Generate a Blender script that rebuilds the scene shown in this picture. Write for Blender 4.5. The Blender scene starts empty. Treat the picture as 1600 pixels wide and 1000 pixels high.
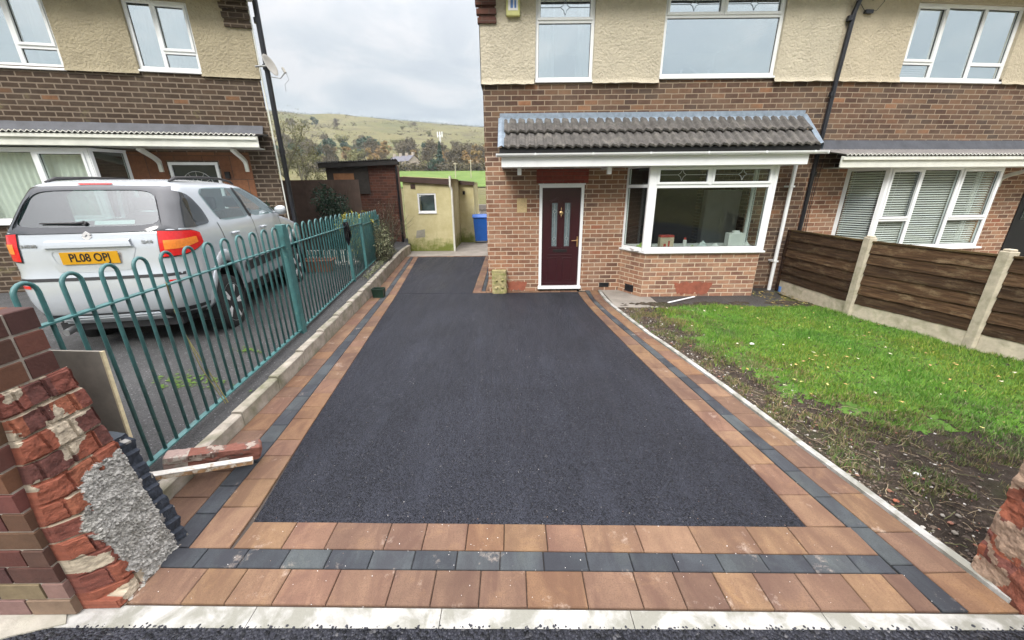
import bpy, bmesh, math, random, mathutils
import numpy as np
from mathutils import Vector, Matrix, noise
R_ = math.radians
sc = bpy.context.scene
col = sc.collection
random.seed(7)

# ------------------------------------------------------------------ camera
cam_d = bpy.data.cameras.new('camera'); cam = bpy.data.objects.new('camera', cam_d); col.objects.link(cam)
sc.camera = cam
cam_d.sensor_width = 36; cam_d.lens = 595 * 36 / 1600; cam_d.clip_start = 0.05; cam_d.clip_end = 5000
PT, RL = R_(19.2), R_(0.6)
fw = Vector((0, math.cos(PT), -math.sin(PT))); u0 = Vector((0, math.sin(PT), math.cos(PT))); r0 = Vector((1, 0, 0))
rt = r0 * math.cos(RL) - u0 * math.sin(RL); up = u0 * math.cos(RL) + r0 * math.sin(RL)
mt = Matrix((rt, up, -fw)).transposed().to_4x4(); mt.translation = (0, 0, 1.95)
cam.matrix_world = mt

# ------------------------------------------------------------------ world, sun, exposure
SUN_EL, SUN_ROT = R_(42), R_(200)
w = bpy.data.worlds.new("World"); sc.world = w; w.use_nodes = True
nt = w.node_tree; nt.nodes.clear()
def N(t, **k):
    n = nt.nodes.new(t)
    for a, b in k.items(): setattr(n, a, b)
    return n
tc = N('ShaderNodeTexCoord'); sep = N('ShaderNodeSeparateXYZ'); nt.links.new(tc.outputs['Generated'], sep.inputs[0])
def mth(op, a, b=None, c=None):
    n = N('ShaderNodeMath', operation=op)
    for i, v in enumerate((a, b, c)):
        if v is None: continue
        if isinstance(v, (int, float)): n.inputs[i].default_value = v
        else: nt.links.new(v, n.inputs[i])
    return n.outputs[0]
zc = mth('MAXIMUM', sep.outputs[2], 0.0)
den = mth('ADD', zc, 0.16)
cx = mth('DIVIDE', sep.outputs[0], den); cy = mth('DIVIDE', sep.outputs[1], den)
cmb = N('ShaderNodeCombineXYZ'); nt.links.new(cx, cmb.inputs[0]); nt.links.new(cy, cmb.inputs[1])
ns = N('ShaderNodeTexNoise'); nt.links.new(cmb.outputs[0], ns.inputs['Vector'])
ns.inputs['Scale'].default_value = 1.5; ns.inputs['Detail'].default_value = 9; ns.inputs['Roughness'].default_value = .56; ns.inputs['Distortion'].default_value = .5
rp = N('ShaderNodeValToRGB'); nt.links.new(ns.outputs['Fac'], rp.inputs[0])
e = rp.color_ramp.elements
e[0].position = .36; e[0].color = (.46, .60, .70, 1); e[1].position = .62; e[1].color = (1.0, 1.04, 1.04, 1)
m_ = rp.color_ramp.elements.new(.5); m_.color = (.67, .8, .85, 1)
sky = N('ShaderNodeTexSky'); sky.sky_type = 'NISHITA'; sky.sun_disc = False
sky.sun_elevation = SUN_EL; sky.sun_rotation = SUN_ROT
g1 = mth('MULTIPLY_ADD', mth('POWER', zc, 2.8), 50.0, 4.6)      # overcast sky: brighter towards the zenith
vm = N('ShaderNodeVectorMath', operation='SCALE'); tint = N('ShaderNodeMix', data_type='RGBA'); nt.links.new(mth('MINIMUM', mth('MULTIPLY', zc, 1.5), .9), tint.inputs[0]); nt.links.new(rp.outputs[0], tint.inputs[6]); tint.inputs[7].default_value = (.93, .88, .90, 1)
nt.links.new(tint.outputs[2], vm.inputs[0]); nt.links.new(g1, vm.inputs['Scale'])
mx = N('ShaderNodeMix', data_type='RGBA'); mx.inputs[0].default_value = .9
nt.links.new(sky.outputs[0], mx.inputs[6]); nt.links.new(vm.outputs[0], mx.inputs[7])
bg = N('ShaderNodeBackground'); bg.inputs['Strength'].default_value = .1; nt.links.new(mx.outputs[2], bg.inputs[0])
wo = N('ShaderNodeOutputWorld'); nt.links.new(bg.outputs[0], wo.inputs[0])
sd = bpy.data.lights.new('sun', 'SUN'); sd.energy = 2.0; sd.angle = R_(20); sd.color = (1, .96, .9)
so = bpy.data.objects.new('sun', sd); col.objects.link(so)
dv = Vector((math.sin(SUN_ROT) * math.cos(SUN_EL), math.cos(SUN_ROT) * math.cos(SUN_EL), math.sin(SUN_EL)))
so.rotation_euler = dv.to_track_quat('Z', 'Y').to_euler()
sc.view_settings.view_transform = 'Standard'; sc.view_settings.look = 'None'
sc.view_settings.exposure = 0.64; sc.view_settings.gamma = 1

# ------------------------------------------------------------------ materials
class NT:
    def __init__(s, name):
        s.m = bpy.data.materials.new(name); s.m.use_nodes = True; s.t = s.m.node_tree; s.t.nodes.clear()
        s.out = s.n('ShaderNodeOutputMaterial'); s.b = s.n('ShaderNodeBsdfPrincipled'); s.l(s.b.outputs[0], s.out.inputs[0])
        s.tc = s.n('ShaderNodeTexCoord'); s.co = s.tc.outputs['Object']
    def n(s, t, **k):
        n = s.t.nodes.new(t)
        for a, b in k.items(): setattr(n, a, b)
        return n
    def l(s, a, b): s.t.links.new(a, b)
    def noise(s, scale, detail=4, rough=.55, vec=None, stretch=None, dist=0):
        n = s.n('ShaderNodeTexNoise'); n.inputs['Scale'].default_value = scale; n.inputs['Detail'].default_value = detail
        n.inputs['Roughness'].default_value = rough; n.inputs['Distortion'].default_value = dist
        v = vec or s.co
        if stretch:
            mp = s.n('ShaderNodeMapping'); mp.inputs['Scale'].default_value = stretch; s.l(v, mp.inputs[0]); v = mp.outputs[0]
        s.l(v, n.inputs['Vector']); return n.outputs['Fac']
    def voro(s, scale, feat='F1', out='Distance', vec=None):
        n = s.n('ShaderNodeTexVoronoi', feature=feat); n.inputs['Scale'].default_value = scale; s.l(vec or s.co, n.inputs['Vector']); return n.outputs[out]
    def ramp(s, f, cols, const=False):
        r = s.n('ShaderNodeValToRGB'); s.l(f, r.inputs[0]); e = r.color_ramp.elements
        if const: r.color_ramp.interpolation = 'CONSTANT'
        while len(e) < len(cols): e.new(.5)
        for i, (p, c) in enumerate(cols): e[i].position = p; e[i].color = (*c, 1) if len(c) == 3 else c
        return r.outputs[0]
    def mix(s, f, a, b, mode='MIX'):
        n = s.n('ShaderNodeMix', data_type='RGBA', blend_type=mode)
        for i, v in ((0, f), (6, a), (7, b)):
            if isinstance(v, (int, float)): n.inputs[i].default_value = v
            elif isinstance(v, tuple): n.inputs[i].default_value = (*v, 1)
            else: s.l(v, n.inputs[i])
        return n.outputs[2]
    def math(s, op, a, b=0.):
        n = s.n('ShaderNodeMath', operation=op)
        for i, v in ((0, a), (1, b)):
            if isinstance(v, (int, float)): n.inputs[i].default_value = v
            else: s.l(v, n.inputs[i])
        return n.outputs[0]
    def bump(s, h, st=.4, dist=.005, prev=None):
        n = s.n('ShaderNodeBump'); n.inputs['Strength'].default_value = st; n.inputs['Distance'].default_value = dist
        s.l(h, n.inputs['Height'])
        if prev: s.l(prev, n.inputs['Normal'])
        s.l(n.outputs[0], s.b.inputs['Normal']); return n.outputs[0]
    def base(s, c):
        if isinstance(c, tuple): s.b.inputs['Base Color'].default_value = (*c, 1)
        else: s.l(c, s.b.inputs['Base Color'])
    def set(s, rough=.7, spec=.4, metal=0.):
        if isinstance(rough, (int, float)): s.b.inputs['Roughness'].default_value = rough
        else: s.l(rough, s.b.inputs['Roughness'])
        s.b.inputs['Specular IOR Level'].default_value = spec; s.b.inputs['Metallic'].default_value = metal
        return s.m

def simple(name, c, rough=.6, var=.25, scale=6, bump=.0, bscale=60, spec=.4, metal=0., stain=None, attr=False):
    s = NT(name)
    lo = tuple(x * (1 - var) for x in c); hi = tuple(min(1, x * (1 + var)) for x in c)
    cc = s.ramp(s.noise(scale, 6, .65), [(.3, lo), (.7, hi)])
    if stain:
        f = s.ramp(s.noise(stain[1], 5, .6, dist=.4), [(stain[2], (0, 0, 0)), (stain[3], (1, 1, 1))]); cc = s.mix(f, cc, stain[0])
    if attr:
        a = s.n('ShaderNodeAttribute', attribute_name='Col'); cc = s.mix(1., cc, a.outputs['Color'], 'MULTIPLY')
    s.base(cc)
    if bump: s.bump(s.noise(bscale, 4, .6), bump, .004)
    return s.set(rough, spec, metal)

def brick(name, cols, mortar, bw=.236, rh=.083, ms=.0065, patch=None, patchs=1.2, lich=None):
    s = NT(name); uv = s.tc.outputs['UV']
    wob = s.n('ShaderNodeTexNoise'); wob.inputs['Scale'].default_value = 9; s.l(uv, wob.inputs['Vector'])
    vs = s.n('ShaderNodeVectorMath', operation='MULTIPLY_ADD'); s.l(wob.outputs['Color'], vs.inputs[0]); vs.inputs[1].default_value = (.008, .008, 0); s.l(uv, vs.inputs[2])
    b = s.n('ShaderNodeTexBrick'); s.l(vs.outputs[0], b.inputs['Vector'])
    b.inputs['Color1'].default_value = (0, 0, 0, 1); b.inputs['Color2'].default_value = (1, 1, 1, 1); b.inputs['Mortar'].default_value = (.5, .5, .5, 1)
    b.inputs['Scale'].default_value = 1; b.inputs['Mortar Size'].default_value = ms; b.inputs['Mortar Smooth'].default_value = .25
    b.inputs['Bias'].default_value = 0; b.inputs['Brick Width'].default_value = bw; b.inputs['Row Height'].default_value = rh
    bc = s.ramp(b.outputs['Color'], cols)
    n1 = s.noise(14, 6, .7, uv)
    bc = s.mix(.35, bc, s.mix(s.noise(1.7, 4, .6, uv), s.ramp(s.math('ADD', 0., .38), cols), s.ramp(s.math('ADD', 0., .6), cols)))
    bc = s.mix(.6, bc, s.ramp(n1, [(.25, (.45, .42, .42)), (.75, (1.35, 1.3, 1.25))]), 'MULTIPLY')
    if patch:
        f = s.ramp(s.noise(patchs, 3, .5, uv), [(.46, (0, 0, 0)), (.6, (1, 1, 1))]); bc = s.mix(f, bc, s.ramp(b.outputs['Color'], patch))
    mc = s.mix(s.noise(7, 5, .7, uv), tuple(x * .7 for x in mortar), tuple(min(1, x * 1.15) for x in mortar))
    f2 = s.ramp(s.noise(2.2, 6, .7, uv), [(.45, (0, 0, 0)), (.75, (.75, .75, .75))])
    cc = s.mix(b.outputs['Fac'], bc, mc)
    cc = s.mix(s.math('MULTIPLY', f2, .45), cc, tuple(x * .8 for x in mortar))
    if lich:
        f3 = s.ramp(s.noise(lich[1], 5, .7, uv), [(lich[2], (0, 0, 0)), (lich[2] + .1, (.6, .6, .6))]); cc = s.mix(f3, cc, lich[0])
    s.base(cc)
    h = s.math('ADD', s.math('MULTIPLY', b.outputs['Fac'], -1.), s.math('MULTIPLY', s.noise(90, 4, .7, uv), .5))
    s.bump(h, .7, .006)
    return s.set(.88, .25)

def glass(name, tint=(.75, .82, .82), refl=.14, grey=0.0):
    s = NT(name)
    s.t.nodes.remove(s.b)
    g = s.n('ShaderNodeBsdfGlossy'); g.inputs['Roughness'].default_value = .015; g.inputs['Color'].default_value = (.95, 1, 1, 1)
    t = s.n('ShaderNodeBsdfTransparent'); t.inputs['Color'].default_value = (*tint, 1)
    ge = s.n('ShaderNodeNewGeometry'); dt = s.n('ShaderNodeVectorMath', operation='DOT_PRODUCT'); s.l(ge.outputs['Incoming'], dt.inputs[0]); s.l(ge.outputs['Normal'], dt.inputs[1])
    f = s.math('POWER', s.math('SUBTRACT', 1., s.math('ABSOLUTE', dt.outputs['Value'])), 5.)
    f = s.math('MINIMUM', s.math('ADD', s.math('MULTIPLY', f, .9), .04 + refl), 1.)
    nb = s.n('ShaderNodeBump'); nb.inputs['Strength'].default_value = .16; nb.inputs['Distance'].default_value = .02
    s.l(s.noise(1.3, 2, .5), nb.inputs['Height']); s.l(nb.outputs[0], g.inputs['Normal'])
    mx = s.n('ShaderNodeMixShader'); s.l(f, mx.inputs[0]); s.l(t.outputs[0], mx.inputs[1]); s.l(g.outputs[0], mx.inputs[2]); s.l(mx.outputs[0], s.out.inputs[0])
    return s.m

MT = {}
MT['brick_main'] = brick('brick_main', [(0, (.12, .062, .042)), (.15, (.2, .098, .06)), (.35, (.27, .135, .08)), (.6, (.31, .165, .1)), (.88, (.36, .21, .125)), (1, (.28, .09, .055))], (.54, .43, .32), ms=.0085, patch=[(0, (.10, .057, .042)), (.35, (.16, .088, .06)), (.7, (.22, .12, .075)), (1, (.29, .145, .085))], patchs=.55)
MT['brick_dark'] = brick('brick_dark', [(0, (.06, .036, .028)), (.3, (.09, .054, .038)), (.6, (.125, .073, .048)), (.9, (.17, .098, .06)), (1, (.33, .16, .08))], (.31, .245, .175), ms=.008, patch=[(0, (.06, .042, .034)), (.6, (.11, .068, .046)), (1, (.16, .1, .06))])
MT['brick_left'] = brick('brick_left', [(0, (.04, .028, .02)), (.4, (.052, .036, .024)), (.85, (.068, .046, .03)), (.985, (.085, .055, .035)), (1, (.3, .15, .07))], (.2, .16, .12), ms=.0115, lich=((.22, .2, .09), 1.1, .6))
MT['brick_bay'] = brick('brick_bay', [(0, (.14, .08, .062)), (.25, (.22, .12, .085)), (.5, (.31, .165, .105)), (.8, (.38, .21, .125)), (1, (.42, .25, .15))], (.58, .47, .34), ms=.0085, lich=((.3, .27, .13), 1.5, .66))
MT['brick_old'] = brick('brick_old', [(0, (.06, .03, .025)), (.5, (.12, .055, .042)), (1, (.17, .075, .05))], (.13, .09, .075))
MT['soldier'] = brick('soldier', [(0, (.2, .04, .03)), (1, (.3, .075, .055))], (.2, .1, .08), bw=.4, rh=.075, ms=.005)

def render_mat(name, c):
    s = NT(name)
    cc = s.ramp(s.noise(3, 7, .7), [(.25, tuple(x * .82 for x in c)), (.75, tuple(x * 1.1 for x in c))])
    cc = s.mix(s.ramp(s.noise(24, 3, .6), [(.56, (0, 0, 0)), (.72, (.5, .5, .5))]), cc, tuple(x * .72 for x in c))
    s.base(cc)
    s.bump(s.noise(26, 5, .6), 1., .036); return s.set(.92, .2)
MT['render_main'] = render_mat('render_main', (.54, .49, .375))
MT['render_left'] = render_mat('render_left', (.40, .35, .24))
MT['render_right'] = render_mat('render_right', (.54, .475, .35))
s = NT('render_cream')
cc = s.ramp(s.noise(2.2, 6, .7), [(.3, (.46, .41, .21)), (.7, (.62, .57, .34))])
sp = s.n('ShaderNodeSeparateXYZ'); s.l(s.co, sp.inputs[0])
algae = s.ramp(s.math('ADD', s.math('MULTIPLY', s.noise(3.5, 6, .7), .9), s.math('MULTIPLY', sp.outputs[2], -.55)), [(.18, (0, 0, 0)), (.42, (1, 1, 1))])
cc = s.mix(algae, cc, (.17, .2, .045)); s.base(cc); s.bump(s.noise(40, 4, .6), .5, .006); MT['cream'] = s.set(.9, .2)

MT['upvc'] = simple('upvc', (.78, .80, .80), .32, .04, 3, spec=.5)
MT['upvc_old'] = simple('upvc_old', (.66, .67, .6), .45, .12, 4, spec=.4)
MT['gasket'] = simple('gasket', (.02, .02, .022), .5)
MT['lead'] = simple('lead', (.2, .25, .3), .55, .25, 12, .3, 40)
MT['tile'] = simple('tile', (.082, .077, .07), .85, .4, 9, .8, 120, stain=((.16, .15, .13), 6, .5, .75))
MT['bitumen'] = simple('bitumen', (.05, .055, .065), .5, .3, 5, .3, 30)
MT['black_pvc'] = simple('black_pvc', (.012, .013, .017), .3, .3, 5, spec=.5)
MT['black'] = simple('black', (.008, .008, .009), .6)
MT['door_red'] = simple('door_red', (.034, .006, .009), .3, .12, 10, .1, 200, spec=.5)
MT['brass'] = simple('brass', (.7, .48, .24), .28, .1, metal=1.)
MT['chrome'] = simple('chrome', (.75, .75, .76), .15, .03, metal=1.)
MT['steel'] = simple('steel', (.35, .36, .36), .4, .2, metal=.7)
MT['doorglass'] = simple('doorglass', (.13, .17, .18), .12, .4, 60, .8, 90, spec=.6)
MT['doordark'] = simple('doordark', (.02, .03, .035), .15, .3, spec=.6)
MT['white'] = simple('white', (.75, .75, .74), .6, .08)
MT['interior'] = simple('interior', (.10, .09, .08), .9, .1)
MT['curtain'] = simple('curtain', (.72, .7, .7), .9, .06)
MT['blind'] = simple('blind', (.68, .68, .66), .6, .05)
MT['alarm'] = simple('alarm', (.5, .5, .2), .5, .1)
MT['stone_old'] = simple('stone_old', (.34, .29, .15), .95, .35, 14, .8, 40, stain=((.2, .21, .07), 9, .45, .65))
MT['plaque'] = simple('plaque', (.5, .38, .2), .9, .2, 20)
MT['concrete'] = simple('concrete', (.36, .34, .29), .92, .22, 7, .6, 90, stain=((.22, .22, .16), 3, .45, .75))
MT['concrete_new'] = simple('concrete_new', (.36, .36, .34), .9, .2, 10, .8, 120, stain=((.2, .2, .17), 6, .42, .58))
MT['concrete_post'] = simple('concrete_post', (.47, .42, .32), .92, .2, 12, .6, 100, stain=((.3, .28, .19), 5, .5, .7))
MT['kerbwall'] = simple('kerbwall', (.33, .3, .25), .92, .3, 9, .6, 80, stain=((.16, .16, .1), 4, .45, .7))
MT['yard'] = simple('yard', (.24, .22, .19), .8, .25, 2.5, .3, 60)
MT['brown_fascia'] = simple('brown_fascia', (.06, .035, .028), .5, .2)
MT['brown_fence'] = simple('brown_fence', (.075, .05, .038), .8, .25, 4, .3, 40)
MT['felt'] = simple('felt', (.03, .028, .027), .85, .3, 8, .5, 60)
MT['bin'] = simple('bin', (.01, .1, .42), .35, .12, 5, spec=.5)
MT['blue_plastic'] = simple('blue_plastic', (.1, .22, .5), .4, .1)
MT['green_plastic'] = simple('green_plastic', (.008, .03, .018), .5, .3)
MT['terracotta'] = simple('terracotta', (.28, .12, .075), .85, .2, 8, .3)
MT['bag'] = simple('bag', (.006, .006, .008), .22, .2, 30, 1., 60, spec=.6)
MT['teal'] = simple('teal', (.045, .135, .135), .42, .22, 14, .2, 60, spec=.5, stain=((.12, .2, .17), 25, .62, .72))
s = NT('timber')
g = s.noise(3, 8, .7, stretch=(1, 1, 14)); cc = s.ramp(g, [(.3, (.014, .009, .005)), (.5, (.035, .024, .015)), (.68, (.07, .052, .034)), (.85, (.2, .17, .12))])
cc = s.mix(s.ramp(s.noise(3.1, 7, .8, stretch=(1, 1, 3)), [(.52, (0, 0, 0)), (.7, (.8, .8, .8))]), cc, (.12, .11, .08))
a = s.n('ShaderNodeAttribute', attribute_name='Col'); cc = s.mix(1., cc, a.outputs['Color'], 'MULTIPLY'); cc = s.mix(1., cc, (1.3, 1.05, .84), 'MULTIPLY'); s.base(cc); s.bump(g, .6, .006); MT['timber'] = s.set(.85, .2)
MT['ply'] = simple('ply', (.2, .185, .155), .8, .2, 9, .3, 40)
MT['ply_edge'] = simple('ply_edge', (.6, .52, .33), .8, .2, 30)
MT['plankside'] = simple('plankside', (.33, .2, .1), .85, .5, 18, .5, 60, stain=((.6, .55, .45), 20, .5, .6))
MT['plankwhite'] = simple('plankwhite', (.5, .48, .44), .7, .2, 15, .4, 60, stain=((.26, .2, .14), 14, .52, .64))
MT['bark'] = simple('bark', (.085, .08, .05), .9, .4, 10, .6, 40)
MT['bark_far'] = simple('bark_far', (.1, .085, .06), .9, .2)
MT['silver'] = simple('silver', (.52, .56, .59), .2, .03, 3, spec=.7, metal=.35)
MT['carblack'] = simple('carblack', (.02, .02, .022), .55, .2, 30, .2, 200)
MT['tyre'] = simple('tyre', (.018, .018, .018), .8, .2, 20)
MT['alloy'] = simple('alloy', (.66, .66, .66), .3, .05, metal=.15)
MT['lampred'] = simple('lampred', (.55, .012, .012), .12, .15, 40, .4, 80, spec=.7)
MT['lamporange'] = simple('lamporange', (.75, .22, .03), .12, .15, 60, .5, 90, spec=.7)
MT['plate'] = simple('plate', (.52, .27, .006), .45, .04)
MT['numblack'] = simple('numblack', (.01, .01, .01), .5)
MT['carglass'] = glass('carglass', (.36, .48, .46), .13)
MT['carprivacy'] = simple('carprivacy', (.035, .04, .045), .08, .1, spec=.7)
MT['quarter_glass'] = simple('quarter_glass', (.01, .012, .012), .04, .1, spec=.8)
MT['carseat'] = simple('carseat', (.03, .03, .033), .9)
MT['glass_up'] = glass('glass_up', (.8, .88, .88), .62)
MT['glass_bay'] = glass('glass_bay', (.8, .84, .82), .0)
MT['glass_side'] = glass('glass_side', (.93, .96, .95), .01)
MT['glass_left'] = glass('glass_left', (.9, .95, .92), .06)
MT['leadline'] = simple('leadline', (.4, .42, .42), .4, .1, metal=.3)
MT['leadline_up'] = simple('leadline_up', (.2, .24, .27), .5, .1)
MT['corrug'] = simple('corrug', (.2, .19, .18), .6, .3, 6)
MT['redpaint'] = simple('redpaint', (.26, .085, .05), .9, .25, 10, .4, 60)
def leafmat(name, c, c2, sc_=3):
    s = NT(name); s.base(s.mix(s.ramp(s.noise(sc_, 3, .6), [(.35, (0, 0, 0)), (.65, (1, 1, 1))]), c, c2)); return s.set(.7, .25)
MT['tree_leaf'] = leafmat('tree_leaf', (.085, .09, .035), (.13, .125, .05), 1)
MT['leaf_dark'] = leafmat('leaf_dark', (.012, .03, .02), (.03, .06, .035))
MT['leaf_olive'] = leafmat('leaf_olive', (.15, .16, .065), (.22, .21, .09), 1)
MT['leaf_yellow'] = leafmat('leaf_yellow', (.45, .4, .08), (.2, .24, .06), 9)
MT['leaf_pale'] = leafmat('leaf_pale', (.1, .13, .06), (.26, .26, .16), 8)
MT['leaf_red'] = leafmat('leaf_red', (.12, .06, .045), (.17, .12, .07), 6)
MT['leaf_autumn'] = leafmat('leaf_autumn', (.3, .19, .08), (.22, .19, .08), .3)
MT['leaf_brown'] = leafmat('leaf_brown', (.10, .085, .055), (.15, .13, .075), .3)
MT['leaf_conifer'] = leafmat('leaf_conifer', (.04, .075, .055), (.06, .1, .065), .6)
MT['grassblade'] = simple('grassblade', (.95, .95, .95), .7, .3, 2.2, attr=True)
MT['weed'] = leafmat('weed', (.07, .13, .02), (.19, .2, .06), 9)
MT['moss'] = leafmat('moss', (.09, .17, .015), (.06, .12, .015), 9)

def asphalt(name, lo, hi, sp=.11, scale=170, rough=.62, specks=True, bd=.006, spec=.5):
    s = NT(name)
    v = s.voro(scale, out='Color'); sx = s.n('ShaderNodeSeparateColor'); s.l(v, sx.inputs[0])
    d = s.voro(scale)
    cc = s.ramp(sx.outputs[0], [(0, lo), (.7, hi), (.97, hi), (1, (sp, sp, sp * 1.05))])
    big = s.ramp(s.noise(.7, 5, .6, dist=.6), [(.3, (.8, .8, .8)), (.7, (1.25, 1.25, 1.25))]); cc = s.mix(1., cc, big, 'MULTIPLY')
    streak = s.ramp(s.noise(2.2, 5, .65, stretch=(1.6, .35, 1)), [(.52, (0, 0, 0)), (.78, (.4, .4, .4))]); cc = s.mix(streak, cc, tuple(x * 1.7 for x in hi))
    if specks:
        cc = s.mix(s.ramp(s.voro(9), [(.0, (1, 1, 1)), (.014, (1, 1, 1)), (.02, (0, 0, 0))]), cc, (.35, .34, .32))
    s.base(cc)
    s.bump(s.math('ADD', s.math('MULTIPLY', d, -1.), s.math('MULTIPLY', s.noise(scale * .35, 3, .6), .6)), .9, bd)
    rr_ = s.ramp(s.noise(1.5, 6, .65, stretch=(1.8, .3, 1), dist=.4), [(.35, (rough + .1,) * 3), (.68, (rough - .2,) * 3)])
    return s.set(rr_, spec)
MT['asphalt_new'] = asphalt('asphalt_new', (.007, .008, .011), (.030, .033, .044), .07, 115, .62, bd=.015, spec=.22)
MT['asphalt_road'] = asphalt('asphalt_road', (.006, .007, .009), (.03, .032, .042), .1, 70, .6, bd=.03, spec=.35)
MT['asphalt_old'] = asphalt('asphalt_old', (.02, .021, .021), (.052, .053, .053), .2, 130, .85)
MT['patch_dark'] = asphalt('patch_dark', (.018, .017, .016), (.045, .043, .04), .1, 130, .7)

s = NT('paver')
a = s.n('ShaderNodeAttribute', attribute_name='Col')
cc = s.mix(1., a.outputs['Color'], s.ramp(s.noise(5, 7, .7), [(.25, (.72, .7, .7)), (.75, (1.25, 1.25, 1.22))]), 'MULTIPLY')
cc = s.mix(s.ramp(s.noise(4.2, 5, .65, stretch=(1.6, .5, 1), dist=.7), [(.42, (0, 0, 0)), (.62, (.85, .85, .85))]), cc, s.mix(1., a.outputs['Color'], (.66, .60, .64), 'MULTIPLY'))
cc = s.mix(s.ramp(s.noise(5.1, 5, .65, dist=.6), [(.55, (0, 0, 0)), (.7, (.6, .6, .6))]), cc, s.mix(1., a.outputs['Color'], (1.3, 1.28, 1.1), 'MULTIPLY'))
cc = s.mix(s.ramp(s.noise(4.3, 6, .75), [(.6, (0, 0, 0)), (.72, (.5, .5, .5))]), cc, (.48, .4, .33))
cc = s.mix(s.ramp(s.noise(140, 2, .5), [(.35, (.5, .5, .5)), (.5, (0, 0, 0))]), cc, s.mix(1., a.outputs['Color'], (.6, .6, .6), 'MULTIPLY'))
s.base(cc); s.bump(s.noise(110, 4, .7), .5, .004); MT['paver'] = s.set(.82, .3)
MT['joint'] = simple('joint', (.05, .04, .033), .9)

s = NT('soil')
cc = s.ramp(s.noise(5, 8, .75), [(.25, (.025, .018, .013)), (.5, (.06, .045, .033)), (.8, (.14, .11, .08))])
cc = s.mix(s.ramp(s.noise(2.2, 6, .7), [(.5, (0, 0, 0)), (.7, (.7, .7, .7))]), cc, (.06, .075, .025))
cc = s.mix(s.ramp(s.voro(38), [(0, (1, 1, 1)), (.1, (1, 1, 1)), (.13, (0, 0, 0))]), cc, (.24, .22, .19))
s.base(cc); s.bump(s.noise(24, 9, .85), 1., .06); MT['soil'] = s.set(.88, .25)
s = NT('lawnbase')
s.base(s.ramp(s.noise(7, 6, .7), [(.3, (.05, .11, .02)), (.7, (.1, .19, .035))])); s.bump(s.noise(60, 4, .7), .8, .02); MT['lawnbase'] = s.set(.9, .1)
s = NT('hill')
geo = s.co
n1 = s.noise(.012, 8, .62); n2 = s.noise(.05, 6, .7); n3 = s.noise(.25, 5, .7)
cc = s.ramp(n1, [(.3, (.06, .07, .028)), (.45, (.12, .115, .048)), (.56, (.15, .135, .065)), (.7, (.09, .115, .036))])
cc = s.mix(s.ramp(n2, [(.5, (0, 0, 0)), (.64, (.85, .85, .85))]), cc, (.075, .065, .04))
cc = s.mix(s.ramp(n3, [(.35, (.4, .4, .4)), (.6, (0, 0, 0))]), cc, (.1, .11, .045))
s.base(cc); s.bump(n3, 1., 1.5); MT['hill'] = s.set(.95, .1)
s = NT('field'); s.base(s.ramp(s.noise(.3, 5, .6), [(.3, (.085, .14, .035)), (.7, (.13, .19, .05))])); MT['field'] = s.set(.95, .1)
s = NT('verge'); s.base(s.ramp(s.noise(.5, 6, .7), [(.3, (.04, .06, .02)), (.7, (.11, .13, .04))])); MT['verge'] = s.set(.95, .1)

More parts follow.
